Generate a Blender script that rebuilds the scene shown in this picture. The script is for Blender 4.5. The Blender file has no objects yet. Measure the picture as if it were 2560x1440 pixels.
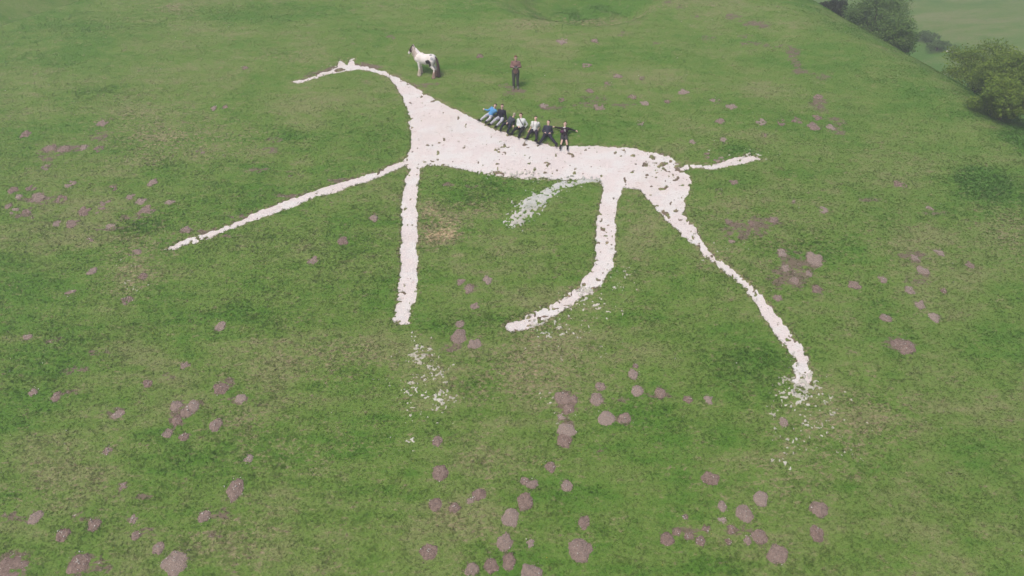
import bpy, bmesh, math, random
import numpy as np
from mathutils import Vector, Matrix
R = math.radians
rng = np.random.default_rng(7)
random.seed(7)
scene = bpy.context.scene
COL = scene.collection

# ------------------------------------------------------------------ camera, light, exposure
FPX = 1708.0                      # focal length in photo pixels (2560 wide)
PITCH = R(30.0)
cam_d = bpy.data.cameras.new('camera'); cam = bpy.data.objects.new('camera', cam_d); COL.objects.link(cam)
cam.location = (0, 0, 0)
cam.rotation_euler = (R(90) - PITCH, 0, 0)
cam_d.sensor_width = 36.0; cam_d.lens = 36.0 * FPX / 2560.0
cam_d.clip_start = 0.1; cam_d.clip_end = 2000
scene.camera = cam

world = bpy.data.worlds.new('World'); scene.world = world; world.use_nodes = True
wn = world.node_tree.nodes; wl = world.node_tree.links
bg = wn['Background']; sky = wn.new('ShaderNodeTexSky'); sky.sky_type = 'NISHITA'
SUN_EL, SUN_AZ = 58.0, 218.0      # degrees; azimuth clockwise from +y
sky.sun_disc = False; sky.sun_elevation = R(SUN_EL); sky.sun_rotation = R(SUN_AZ)
sky.air_density = 1.0; sky.dust_density = 5.0; sky.ozone_density = 1.0
wl.new(sky.outputs[0], bg.inputs[0]); bg.inputs[1].default_value = 0.115
sl = bpy.data.lights.new('sun', 'SUN'); sun = bpy.data.objects.new('sun', sl); COL.objects.link(sun)
sl.energy = 1.5; sl.angle = R(22); sl.color = (1.0, 0.945, 0.87)
sv = Vector((math.sin(R(SUN_AZ)) * math.cos(R(SUN_EL)), math.cos(R(SUN_AZ)) * math.cos(R(SUN_EL)), math.sin(R(SUN_EL))))
sun.rotation_euler = sv.to_track_quat('Z', 'Y').to_euler(); sun.location = (0, 20, 60)
scene.view_settings.view_transform = 'Standard'; scene.view_settings.look = 'None'
scene.view_settings.exposure = 0.45; scene.view_settings.gamma = 1.0
scene.view_settings.use_curve_mapping = False

# ------------------------------------------------------------------ numpy noise
def _hash(ix, iy, s):
    h = (ix.astype(np.int64) * 374761393 + iy.astype(np.int64) * 668265263 + s * 974711) & 0xffffffff
    h = ((h ^ (h >> 13)) * 1274126177) & 0xffffffff
    return ((h ^ (h >> 16)) & 0xffff) / 65535.0
def vnoise(x, y, s=0):
    x0 = np.floor(x); y0 = np.floor(y); fx = x - x0; fy = y - y0
    fx = fx * fx * (3 - 2 * fx); fy = fy * fy * (3 - 2 * fy)
    a = _hash(x0, y0, s); b = _hash(x0 + 1, y0, s); c = _hash(x0, y0 + 1, s); d = _hash(x0 + 1, y0 + 1, s)
    return (a * (1 - fx) + b * fx) * (1 - fy) + (c * (1 - fx) + d * fx) * fy
def fbm(x, y, s=0, o=3):
    t = 0; a = 1; n = 0
    for k in range(o):
        t = t + a * vnoise(x * 2 ** k + 17.3 * k, y * 2 ** k - 9.1 * k, s + k); n += a; a *= .5
    return t / n
def sstep(a, b, x):
    t = np.clip((x - a) / (b - a), 0, 1); return t * t * (3 - 2 * t)

# ------------------------------------------------------------------ terrain height
Z0, SL = -23.66, 0.364
cp, sp_ = math.cos(PITCH), math.sin(PITCH)
def ray(px, py):
    u = (px - 1280) / FPX; v = (720 - py) / FPX
    return np.array([u, cp + v * sp_, -sp_ + v * cp])
def on_plane(px, py):
    d = ray(px, py); t = Z0 / (d[2] - SL * d[1]); return d * t
RA = on_plane(2060, 0)[:2]; RB = on_plane(2560, 268)[:2]
rdir = (RA - RB) / np.linalg.norm(RA - RB); rnor = np.array([rdir[1], -rdir[0]])
LA = on_plane(0, 62)[:2]; LB = on_plane(185, 0)[:2]
ldir = (LB - LA) / np.linalg.norm(LB - LA); lnor = np.array([-ldir[1], ldir[0]])
HC = on_plane(1465, -8)[:2]
def ground(x, y):
    x = np.asarray(x, float); y = np.asarray(y, float)
    yy = np.where(y > 62, 62 + 40 * (1 - np.exp(-(y - 62) / 40)), y)
    yy = np.where(yy < -10, -10 + (yy + 10) * .35, yy)
    z = Z0 + SL * yy
    z = z + .5 * (fbm(x / 14, y / 11, 3, 2) - .5) + .16 * (fbm(x / 3.4 + 5, y / 2.2, 8, 2) - .5)
    z = z + .05 * (fbm(x / .9, y / .5, 21, 2) - .5)
    # bank upper left, crest then dip
    d2 = (x - LA[0]) * lnor[0] + (y - LA[1]) * lnor[1]
    lm = sstep(-24, -29, x)
    z = z - lm * 1.9 * sstep(-.1, 1.5, d2) * (1 - .8 * sstep(2.2, 6, d2))
    # old quarry hollow at the top
    r = np.sqrt(((x - HC[0]) / 5.4) ** 2 + ((y - HC[1]) / 3.2) ** 2) + .18 * (vnoise(x / 1.6, y / 1.6, 31) - .5)
    z = z - 1.35 * (1 - sstep(.40, 1.12, r)) + .55 * (1 - sstep(.1, .7, r)) * vnoise(x / 1.1, y / .9, 33)
    # right-hand brow, steep drop into the coombe
    d = (x - RB[0]) * rnor[0] + (y - RB[1]) * rnor[1] - 1.9 + .5 * (fbm(x / 5, y / 5, 44, 2) - .5)
    e = np.clip(d + 5, 0, None)
    drop = np.where(e < 8, .058 * e * e, .058 * 64 + .928 * (e - 8))
    drop = drop - 1.3 * np.exp(-((d - 7.5) / 1.6) ** 2)
    main = z - drop
    t = x * .53 + y * .85
    far = -17.5 + .115 * (t - 65) + 1.6 * (fbm(x / 26, y / 22, 51, 3) - .5) + .05 * x * 0
    far = np.where(t > 200, -17.5 + .115 * 135 + .04 * (t - 200), far)
    far = np.where(d < -6, -1e3, far)
    k = 1.2
    hgt = np.clip(.5 + .5 * (far - main) / k, 0, 1)
    return main * (1 - hgt) + far * hgt + k * hgt * (1 - hgt)
def G(x, y): return float(ground(np.array([x]), np.array([y]))[0])
_T = np.linspace(12, 200, 4000)
def P(px, py, h=0.0):
    """point on the sight line through photo pixel (px,py) that stands h metres above the ground"""
    d = ray(px, py); q = d[None, :] * _T[:, None]
    f = q[:, 2] - ground(q[:, 0], q[:, 1]) - h
    i = np.argmax(f < 0); a, b = _T[i - 1], _T[i]
    for _ in range(12):
        m = (a + b) / 2; p = d * m
        if p[2] - G(p[0], p[1]) - h < 0: b = m
        else: a = m
    return Vector(d * a)
def projpx(p):
    x, y, z = p; dep = y * cp - z * sp_; up = y * sp_ + z * cp
    return 1280 + FPX * x / dep, 720 - FPX * up / dep
def pxpm(p): return FPX / (p[1] * cp - p[2] * sp_)

# ------------------------------------------------------------------ tags and helpers
def tag(o, label=None, cat=None, group=None, kind=None):
    if label: o['label'] = label
    if cat: o['category'] = cat
    if group: o['group'] = group
    if kind: o['kind'] = kind
    return o
def link(o, parent=None):
    COL.objects.link(o)
    if parent: o.parent = parent
    return o
def empty(name, loc, label, cat, group=None):
    o = bpy.data.objects.new(name, None); o.location = loc; o.empty_display_size = .1
    return tag(link(o), label, cat, group)
def mesh_np(name, V, F, mats, smooth=True):
    V = np.asarray(V, np.float32); F = np.asarray(F, np.int32); k = F.shape[1]
    me = bpy.data.meshes.new(name); me.vertices.add(len(V)); me.vertices.foreach_set('co', V.ravel())
    me.loops.add(F.size); me.loops.foreach_set('vertex_index', F.ravel())
    me.polygons.add(len(F)); me.polygons.foreach_set('loop_start', np.arange(0, F.size, k, dtype=np.int32))
    me.polygons.foreach_set('loop_total', np.full(len(F), k, np.int32))
    me.update(calc_edges=True)
    if smooth: me.polygons.foreach_set('use_smooth', np.ones(len(F), bool))
    for m in (mats if isinstance(mats, (list, tuple)) else [mats]): me.materials.append(m)
    return me
def obj(name, me, parent=None): return link(bpy.data.objects.new(name, me), parent)

# ------------------------------------------------------------------ materials
def newmat(name):
    m = bpy.data.materials.new(name); m.use_nodes = True
    nt = m.node_tree; b = nt.nodes['Principled BSDF']; b.inputs['Roughness'].default_value = .95
    b.inputs['Specular IOR Level'].default_value = .15
    return m, nt, b
class NB:
    def __init__(s, nt): s.nt = nt
    def n(s, t, **k):
        q = s.nt.nodes.new(t)
        for a, v in k.items(): setattr(q, a, v)
        return q
    def l(s, a, b): s.nt.links.new(a, b)
    def val(s, a):
        if isinstance(a, (int, float)):
            q = s.n('ShaderNodeValue'); q.outputs[0].default_value = a; return q.outputs[0]
        return a
    def math(s, op, a, b=None, c=None, clamp=False):
        q = s.n('ShaderNodeMath', operation=op, use_clamp=clamp)
        for i, v in enumerate((a, b, c)):
            if v is None: continue
            if isinstance(v, (int, float)): q.inputs[i].default_value = v
            else: s.l(v, q.inputs[i])
        return q.outputs[0]
    def noise(s, vec, scale, detail=3, rough=.55, dist=0):
        q = s.n('ShaderNodeTexNoise'); q.inputs['Scale'].default_value = scale; q.inputs['Detail'].default_value = detail
        q.inputs['Roughness'].default_value = rough; q.inputs['Distortion'].default_value = dist
        s.l(vec, q.inputs['Vector']); return q.outputs['Fac']
    def ramp(s, f, lo, hi):
        q = s.n('ShaderNodeMapRange', interpolation_type='SMOOTHSTEP'); s.l(f, q.inputs[0])
        q.inputs[1].default_value = lo; q.inputs[2].default_value = hi; return q.outputs[0]
    def mix(s, f, a, b, mode='MIX'):
        q = s.n('ShaderNodeMix', data_type='RGBA', blend_type=mode)
        for i, v in ((0, f), (6, a), (7, b)):
            if isinstance(v, (int, float)): q.inputs[i].default_value = v
            elif isinstance(v, tuple): q.inputs[i].default_value = (*v, 1)
            else: s.l(v, q.inputs[i])
        return q.outputs[2]
    def scaled(s, vec, sc, rot=0):
        q = s.n('ShaderNodeMapping'); q.inputs['Scale'].default_value = sc; q.inputs['Rotation'].default_value = (0, 0, rot)
        s.l(vec, q.inputs['Vector']); return q.outputs[0]
LUSH = (.076, .170, .020); MID = (.118, .194, .036); OLIVE = (.176, .206, .074); STRAW = (.42, .33, .20)
EARTH = (.155, .105, .088)
def sward(m_nt, attr_type, is_blade):
    """shared turf colour, driven by world position and the hand-placed wear masks"""
    q = NB(m_nt); b = m_nt.nodes['Principled BSDF']
    pos = q.n('ShaderNodeNewGeometry').outputs['Position']
    at = q.n('ShaderNodeAttribute', attribute_type=attr_type, attribute_name='wear').outputs['Color']
    sep = q.n('ShaderNodeSeparateColor'); q.l(at, sep.inputs[0]); dirt, dry, lush = sep.outputs
    w1 = q.scaled(pos, (.20, .34, .25), .25); n1 = q.noise(w1, 1.0, 4, .55, .6)
    w2 = q.scaled(pos, (1.1, 2.2, 1.2), .12); n2 = q.noise(w2, 1.3, 4, .6, .3)
    n3 = q.noise(q.scaled(pos, (5, 10, 5), -.1), 1.0, 4, .7)
    n4 = q.noise(pos, 26, 2, .6)
    a = q.math('ADD', q.math('MULTIPLY_ADD', n1, .85, q.math('MULTIPLY', n2, .42)), -.135)
    a = q.math('ADD', a, q.math('MULTIPLY', q.math('SUBTRACT', n3, .5), .28))
    ns = q.noise(q.scaled(pos, (.20, 1.5, .4), .08), 1.0, 3, .6, .5)
    a = q.math('ADD', a, q.math('MULTIPLY', q.math('SUBTRACT', ns, .5), .38))
    a = q.math('SUBTRACT', a, q.math('MULTIPLY', lush, .19))
    a = q.math('ADD', a, q.math('MULTIPLY', dry, .26))
    c = q.mix(q.ramp(a, .30, .52), LUSH, MID)
    c = q.mix(q.ramp(a, .47, .74), c, OLIVE)
    c = q.mix(q.math('MULTIPLY', q.ramp(q.math('ADD', lush, q.math('MULTIPLY', q.math('SUBTRACT', n2, .5), .9)), .55, 1.25), .65), c, (.056, .155, .018))
    # withered thatch showing between blades
    th = q.math('MULTIPLY', q.ramp(q.math('ADD', n3, q.math('MULTIPLY', dry, .14)), .53, .68), q.ramp(q.math('ADD', n2, q.math('MULTIPLY', dry, .45)), .44, .66))
    c = q.mix(q.math('MULTIPLY', th, .7), c, (.27, .215, .14))
    dd = q.ramp(q.math('ADD', dry, q.math('MULTIPLY', q.math('SUBTRACT', n3, .5), 2.6)), .78, 1.0)
    c = q.mix(q.math('MULTIPLY', dd, .8), c, STRAW)
    br = q.math('MULTIPLY_ADD', n4, .6 if is_blade else .9, .90 if is_blade else .55)
    rnd = q.n('ShaderNodeAttribute', attribute_type='INSTANCER', attribute_name='tint').outputs['Fac'] if is_blade else None
    if is_blade: br = q.math('MULTIPLY', br, q.math('MULTIPLY_ADD', rnd, .7, .78))
    comb = q.n('ShaderNodeCombineColor'); [q.l(br, comb.inputs[i]) for i in range(3)]
    c = q.mix(1.0, c, comb.outputs[0], 'MULTIPLY')
    # bare earth
    e = q.mix(n3, (.11, .074, .062), (.20, .145, .12))
    speck = q.ramp(q.noise(pos, 15, 1, .5), .70, .74)
    e = q.mix(speck, e, (.42, .38, .34))
    nx_ = q.noise(q.scaled(pos, (2.6, 4.2, 3), .2), 1.0, 3, .7, .6)
    nd = q.math('MULTIPLY', dirt, q.math('MULTIPLY_ADD', q.math('SUBTRACT', nx_, .53), 5.5, 1.05))
    nd = q.math('ADD', nd, q.math('MULTIPLY', q.math('SUBTRACT', n3, .5), 1.1))
    nd = q.math('ADD', nd, q.math('MULTIPLY', q.math('SUBTRACT', n4, .5), .5))
    c = q.mix(q.math('MULTIPLY', q.ramp(nd, .38, .70), .88), c, e)
    # stray bare scrapes of the slope's own
    sc = q.math('MULTIPLY', q.ramp(n2, .56, .66), q.ramp(n3, .54, .66)); sc = q.math('MULTIPLY', sc, q.ramp(q.noise(q.scaled(pos, (.22, .3, .2), .8), 1.0, 2, .5), .46, .60))
    c = q.mix(q.math('MULTIPLY', sc, .62), c, e)
    q.l(c, b.inputs['Base Color'])
    if not is_blade:
        bp = q.n('ShaderNodeBump'); bp.inputs['Strength'].default_value = .6; bp.inputs['Distance'].default_value = .03
        hh = q.math('ADD', q.math('MULTIPLY', n3, .8), q.math('MULTIPLY', n4, .5))
        q.l(hh, bp.inputs['Height']); q.l(bp.outputs[0], b.inputs['Normal'])
    else:
        b.inputs['Roughness'].default_value = .7
        tl = q.n('ShaderNodeBsdfTranslucent'); q.l(c, tl.inputs['Color']); ms = q.n('ShaderNodeMixShader'); ms.inputs[0].default_value = .5
        q.l(b.outputs[0], ms.inputs[1]); q.l(tl.outputs[0], ms.inputs[2]); q.l(ms.outputs[0], m_nt.nodes['Material Output'].inputs['Surface'])
m_ground, nt, _ = newmat('turf'); sward(nt, 'GEOMETRY', False)
m_blade, nt, _ = newmat('grass_blade'); sward(nt, 'INSTANCER', True)

def chalk_mat(name, c1, c2, cdark, dark_amt):
    m, nt, b = newmat(name); q = NB(nt)
    pos = q.n('ShaderNodeNewGeometry').outputs['Position']
    a = q.noise(q.scaled(pos, (1, 1.6, 1)), .9, 4, .6); f = q.noise(pos, 18, 3, .7)
    c = q.mix(q.ramp(a, .42, .62), c1, c2)
    c = q.mix(q.math('MULTIPLY', q.ramp(q.noise(pos, .35, 3, .6), .50, .66), .35), c, (.60, .53, .48))
    sp = q.math('MULTIPLY', q.ramp(q.noise(q.scaled(pos, (6, 15, 8), .15), 1.0, 2, .6), .60, .68), q.ramp(q.noise(pos, 1.3, 2, .5), .40, .62))
    c = q.mix(q.math('MULTIPLY', sp, .6), c, (.40, .27, .24))
    dk = q.math('MULTIPLY', q.ramp(q.noise(q.scaled(pos, (5, 8, 6), -.1), 1.0, 3, .7), .66, .70), q.ramp(q.noise(pos, .8, 2, .5), .42, .60))
    c = q.mix(q.math('MULTIPLY', dk, .75), c, (.17, .15, .10))
    c = q.mix(q.math('MULTIPLY', q.ramp(f, .60, .80), dark_amt), c, cdark)
    c = q.mix(q.math('MULTIPLY', q.ramp(q.noise(pos, 42, 2, .6), .35, .7), .22), c, (.42, .38, .36))
    q.l(c, b.inputs['Base Color'])
    bp = q.n('ShaderNodeBump'); bp.inputs['Strength'].default_value = .8; bp.inputs['Distance'].default_value = .03
    q.l(f, bp.inputs['Height']); q.l(bp.outputs[0], b.inputs['Normal']); return m
m_chalk = chalk_mat('packed_chalk', (.66, .60, .585), (.67, .65, .635), (.40, .35, .29), .5)
m_rubble = chalk_mat('chalk_rubble', (.52, .515, .45), (.40, .39, .31), (.22, .24, .13), .8)
m_faint = chalk_mat('whitened_turf', (.52, .53, .51), (.38, .40, .35), (.17, .22, .12), .9)

def plain(name, col, rough=.85, var=.25, scale=30):
    m, nt, b = newmat(name); q = NB(nt)
    tc = q.n('ShaderNodeTexCoord').outputs['Object']
    n = q.noise(tc, scale, 3, .6)
    lo = tuple(c * (1 - var) for c in col); hi = tuple(min(1, c * (1 + var)) for c in col)
    q.l(q.mix(n, lo, hi), b.inputs['Base Color']); b.inputs['Roughness'].default_value = rough
    return m
m_soil, nt, b = newmat('molehill_soil'); q = NB(nt)
pos = q.n('ShaderNodeNewGeometry').outputs['Position']; oi = q.n('ShaderNodeObjectInfo')
nn = q.noise(pos, 9, 4, .65); n5 = q.noise(pos, 34, 2, .6)
soil = q.mix(q.ramp(nn, .25, .7), (.140, .095, .078), (.275, .200, .168))
soil = q.mix(q.math('MULTIPLY', q.math('POWER', oi.outputs['Random'], 1.6), .8), soil, (.33, .265, .23))
soil = q.mix(q.math('MULTIPLY', q.ramp(n5, .66, .72), .6), soil, (.44, .40, .36))
q.l(soil, b.inputs['Base Color'])
bp = q.n('ShaderNodeBump'); bp.inputs['Strength'].default_value = 1; bp.inputs['Distance'].default_value = .04
q.l(q.math('ADD', nn, n5), bp.inputs['Height']); q.l(bp.outputs[0], b.inputs['Normal'])
m_stone = plain('chalk_pebble', (.62, .60, .55), .9, .2)

# ------------------------------------------------------------------ the chalk figure, outlines as seen projected on the slope
PARTS = {
 'head_and_neck': [(725,203),(742,199),(767,193),(783,187),(800,180),(825,175),(837,167),(846,164),(865,160),(886,160),(900,162),(929,167),(960,176),(987,189),(1012,201),(1044,220),(1075,239),(1106,255),(1137,272),(1150,278),(1028,307),(1023,285),(1015,264),(1004,237),(992,218),(977,197),(962,187),(935,178),(908,173),(892,172),(865,176),(833,183),(800,191),(756,205),(735,206)],
 'ear': [(842,166),(846,151),(850,145),(858,152),(867,160),(862,168)],
 'ear.b': [(866,162),(873,149),(879,144),(891,142),(884,152),(888,162),(880,168)],
 'trunk': [(1020,300),(1130,268),(1169,285),(1194,297),(1213,307),(1236,320),(1267,330),(1285,338),(1308,344),(1335,350),(1355,355),(1385,364),(1424,361),(1460,362),(1487,361),(1520,364),(1592,368),(1619,376),(1658,383),(1682,392),(1702,408),(1713,427),(1726,436),(1728,458),(1726,480),(1713,497),(1708,505),(1630,505),(1601,476),(1581,469),(1562,469),(1520,474),(1509,464),(1506,456),(1491,448),(1453,447),(1406,448),(1344,447),(1272,444),(1219,434),(1175,425),(1125,416),(1094,411),(1066,412),(1051,421),(1025,420),(1012,406),(1019,387),(1025,366),(1027,337)],
 'tail': [(1695,412),(1715,408),(1728,408),(1750,409),(1781,410),(1805,403),(1818,396),(1848,391),(1877,387),(1894,391),(1912,397),(1881,403),(1848,408),(1816,415),(1772,423),(1741,419),(1726,423),(1713,428),(1700,428)],
 'leg': [(1030,385),(1017,391),(1006,402),(973,413),(941,428),(889,443),(845,454),(776,477),(724,495),(667,517),(626,533),(582,555),(533,574),(489,588),(448,599),(429,612),(411,622),(435,627),(454,615),(484,607),(528,591),(577,571),(618,555),(675,536),(752,509),(790,489),(834,484),(872,465),(921,451),(962,435),(1006,416),(1023,416),(1032,424)],
 'leg.b': [(1018,414),(1028,422),(1020,435),(1012,450),(1005,490),(1002,540),(1003,600),(1000,660),(995,720),(990,765),(978,797),(987,807),(1002,812),(1022,807),(1031,770),(1041,747),(1044,712),(1047,666),(1042,619),(1044,556),(1042,494),(1047,462),(1051,428),(1054,416)],
 'leg.c': [(1500,446),(1509,469),(1500,500),(1497,525),(1488,556),(1489,619),(1484,662),(1469,681),(1444,712),(1406,741),(1353,769),(1312,791),(1272,803),(1256,816),(1275,828),(1300,825),(1344,812),(1378,794),(1419,769),(1453,744),(1487,728),(1516,697),(1531,666),(1538,634),(1542,592),(1540,559),(1540,528),(1544,500),(1553,480),(1562,466)],
 'leg.d': [(1600,470),(1621,495),(1643,522),(1660,546),(1679,562),(1729,607),(1764,642),(1795,665),(1834,696),(1858,712),(1889,754),(1912,793),(1947,844),(1974,879),(1988,910),(1978,949),(2002,968),(2030,964),(2033,941),(2025,906),(2013,871),(1990,840),(1963,809),(1936,778),(1904,735),(1873,704),(1838,673),(1796,645),(1757,607),(1745,583),(1737,561),(1717,548),(1708,532),(1711,515),(1713,496)],
}
FAINT = [(1490,447),(1440,448),(1390,459),(1350,480),(1310,500),(1295,522),(1275,545),(1268,560),(1285,568),(1320,550),(1345,522),(1375,497),(1410,472),(1450,460),(1492,453)]
def toworld(poly):
    return np.array([on_surface(p) for p in poly])
def on_surface(p):
    w = P(p[0], p[1]); return (w.x, w.y)
def resample(poly, n=3):
    out = []
    for i in range(len(poly)):
        a = poly[i]; b = poly[(i + 1) % len(poly)]
        for k in range(n): out.append((a[0] + (b[0] - a[0]) * k / n, a[1] + (b[1] - a[1]) * k / n))
    return out
def sdf(W, x, y):
    """signed distance to polygon W, positive inside"""
    shp = x.shape; x = x.ravel(); y = y.ravel(); out = np.full(x.size, -9.0)
    bx = (x > W[:, 0].min() - .6) & (x < W[:, 0].max() + .6) & (y > W[:, 1].min() - .6) & (y < W[:, 1].max() + .6)
    xs = x[bx]; ys = y[bx]
    if xs.size:
        d = np.full(xs.size, 1e9); ins = np.zeros(xs.size, bool)
        for i in range(len(W)):
            a = W[i]; b = W[(i + 1) % len(W)]; e = b - a; L = (e @ e) + 1e-12
            t = np.clip(((xs - a[0]) * e[0] + (ys - a[1]) * e[1]) / L, 0, 1)
            d = np.minimum(d, (xs - a[0] - t * e[0]) ** 2 + (ys - a[1] - t * e[1]) ** 2)
            c = (a[1] > ys) != (b[1] > ys)
            if c.any():
                xi = a[0] + (ys - a[1]) / ((b[1] - a[1]) if b[1] != a[1] else 1e-9) * e[0]
                ins ^= c & (xs < xi)
        d = np.sqrt(d); out[bx] = np.where(ins, d, -d)
    return out.reshape(shp)
WP = {k: toworld(v) for k, v in PARTS.items()}
EYE = toworld([(832,176),(840,169),(856,167),(862,171),(858,175),(840,179)])
WF = toworld(FAINT)
# rougher, more overgrown places (px, py, radius px, amount)
ROUGH = [(1650,400,90,.16),(1700,430,60,.20),(1700,480,60,.17),(1690,560,70,.16),(1030,270,50,.10),(1040,410,60,.12),(1220,430,70,.12),(1340,440,70,.16),(1540,700,60,.22),(1440,760,80,.20),(1330,800,70,.20),(1000,780,60,.10),(1030,650,60,.12),(1030,520,60,.10),(1870,395,50,.16),(1900,730,60,.14),(1950,850,60,.16),(2000,920,50,.22),(2000,960,50,.24),(600,545,120,.12),(460,600,60,.22),(800,190,60,.10),(1590,375,80,.12),(1820,670,60,.08),(1510,600,70,.10)]
RW = [(*on_surface(r[:2]), r[2] / pxpm(P(r[0], r[1])), r[3]) for r in ROUGH]
LAST = {}
def chalk_f(x, y, want=False):
    fs = [sdf(W, x, y) for W in WP.values()]
    F = np.stack(fs); which = F.argmax(0); f = F.max(0)
    near = f > -.7; LAST['sd'] = f.copy()
    rough = .035 + .06 * vnoise(x / 1.3, y / 1.1, 69)
    for rx, ry, rr, am in RW: rough += am * np.exp(-((x - rx) ** 2 + (y - ry) ** 2) / (rr * rr))
    f = f - .015 + (.105 + .5 * rough) * (fbm(x / .32, y / .26, 61, 2) - .52) + (.05 + .35 * rough) * (vnoise(x / .11, y / .10, 65) - .5)
    f = np.minimum(f, -sdf(EYE, x, y) + .02)
    # turf islands and hoof pits inside the chalk
    n = .66 * vnoise(x / .22, y / .20, 71) + .34 * vnoise(x / .11, y / .11, 74)
    thr = .835 - rough * .46
    f = np.minimum(f, (thr - n) * 1.0)
    n2 = vnoise(x / .12, y / .12, 77) * (.62 + .38 * vnoise(x / 1.4, y / 1.4, 78))
    f = np.minimum(f, (.84 - rough * .5 - n2) * .8)
    f = np.where(near, f, -1)
    return (f, which) if want else f
# spilled chalk (px, py, rx, ry, density)
SPILL = [(1030,850,14,40,.5),(1050,890,45,40,1),(1085,935,50,35,.9),(1030,960,55,45,.7),(1110,1000,50,35,.85),(1060,1000,60,40,.5),(1020,1100,22,22,.8),(985,930,40,60,.3),
 (2000,960,50,50,.9),(1990,990,55,45,.9),(2060,1000,60,50,.75),(2040,1060,80,50,.65),(1960,1050,45,40,.6),(2090,1080,80,60,.55),(1980,1120,60,40,.5),(1890,970,40,30,.4),
 (1550,710,45,50,.5),(1500,770,55,40,.55),(1420,810,60,40,.55),(1360,830,60,25,.55),(1470,740,50,30,.7),
 (835,164,20,7,.5),(1800,385,40,20,.3),(1890,385,40,14,.6),(1250,440,60,14,.7),(1340,446,60,10,.8),
 (1410,880,100,50,.2),(1320,905,60,40,.3),(1390,1010,40,40,.35),(340,690,50,60,.25),(1810,600,90,70,.12)]
SW = []
for s in SPILL:
    w = P(s[0], s[1]); wx = P(s[0] + s[2], s[1]); wy = P(s[0], s[1] - s[3]); SW.append((w.x, w.y, abs(wx.x - w.x), abs(wy.y - w.y), s[4]))
def spill_d(x, y):
    r = np.zeros_like(x)
    for a, b_, rx, ry, dn in SW: r = np.maximum(r, dn * np.exp(-(((x - a) / rx) ** 2 + ((y - b_) / ry) ** 2)))
    return r

# ------------------------------------------------------------------ molehills (px, py, width in photo px)
MOLE = [(1150,807,24),(1147,837,42),(1187,856,32),(1407,991,40),(1421,1018,28),(1434,996,22),(1402,1041,18),(1416,1071,44),(1411,1097,40),(1501,963,26),(1492,994,34),(1516,1041,40),(1093,1100,28),(1100,1177,42),(1376,1164,28),(1311,1200,24),(1331,1207,28),(1417,1211,31),(1198,1232,34),(1089,1257,34),(1136,1266,28),(1313,1249,44),(1276,1289,46),(1460,1301,32),(1262,1352,42),(1450,1369,58),(1072,1375,42),(1228,1411,38),(1272,1399,38),(1180,1420,34),(1329,1430,52),(1326,1356,20),(1175,1248,22),
 (1589,913,15),(1583,933,27),(1593,973,31),(1651,978,28),(1720,996,22),(1771,996,22),(1562,1042,32),(1775,1191,40),(1806,1262,26),(1902,1242,38),(1861,1278,44),(1806,1298,18),(1713,1289,15),(1667,1344,34),(1693,1329,20),(1722,1338,22),(1751,1349,26),(1767,1320,20),(1829,1320,22),(1900,1338,38),(1869,1349,20),(1944,1380,50),(2047,1267,44),(2042,1331,38),(1958,1053,24),(1820,1353,16),
 (551,813,28),(553,967,36),(480,1013,36),(440,1011,30),(468,1026,32),(442,1049,28),(419,1080,26),(540,1058,36),(460,1089,26),(588,1219,48),(511,1287,32),(340,1335,24),(307,1213,20),(333,1296,22),(396,1367,32),(436,1400,64),(196,1404,50),(156,1333,36),(236,1307,34),(26,1416,84),(269,1124,22),(296,1033,28),(369,956,26),(462,911,22),(82,978,22),(140,989,28),(69,840,22),(622,1144,22),(602,993,28),(89,1289,34),
 (64,332,26),(95,490,32),(78,468,22),(33,472,24),(47,490,18),(155,493,26),(210,525,30),(37,525,22),(68,525,22),(21,513,18),(142,556,20),(181,556,30),(253,511,34),(352,501,24),(365,523,36),(424,503,20),(124,367,28),(159,370,30),(117,414,26),(247,369,24),(208,367,20),(255,305,24),(533,270,15),(562,266,14),(325,490,20),(276,565,20),(381,453,24),(284,468,20),(502,377,22),(225,597,20),(338,630,24),(229,676,24),(358,688,24),(319,746,26),(175,731,22),(175,457,22),(466,571,24),
 (935,543,22),(857,599,28),(782,649,24),(1152,702,20),(1219,697,24),(1172,719,24),(1187,763,22),
 (1980,499,18),(2058,523,22),(1934,548,20),(2251,460,28),(2037,643,42),(2136,709,30),(1987,698,24),(2044,721,28),(1944,742,22),(2022,682,18),(1964,668,22),(1955,629,24),(2207,696,22),(2308,673,30),(2349,629,22),(2288,643,22),(2425,661,22),(2274,723,24),(2301,760,26),(2336,790,28),(2214,792,28),(2258,859,54),(2324,519,16),(2359,726,16),
 (1798,476,16),(1835,454,18),(1936,548,20),(1792,399,15),(1803,395,15),(1770,386,18),(1822,552,18),(1879,557,18),(1829,603,14),(1859,594,16),
 (1406,100,24),(1487,100,18),(1466,161,22),(1709,227,24),(1789,250,22),(1581,241,20),(1520,208,22),(1612,256,20),(1828,264,24),(1544,188,20),(1606,194,14),(1475,225,18),(1359,262,20),(1403,248,16),(1497,265,26),(1991,297,26),(1953,303,22),(2034,312,32),(2075,316,24),(2044,291,22),(1800,300,22),(1903,302,26),(2044,241,24),(1669,252,16),(1600,306,18),(1809,347,18),(1912,337,18),(1731,353,16),(1200,139,18),(612,168,16)]
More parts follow.
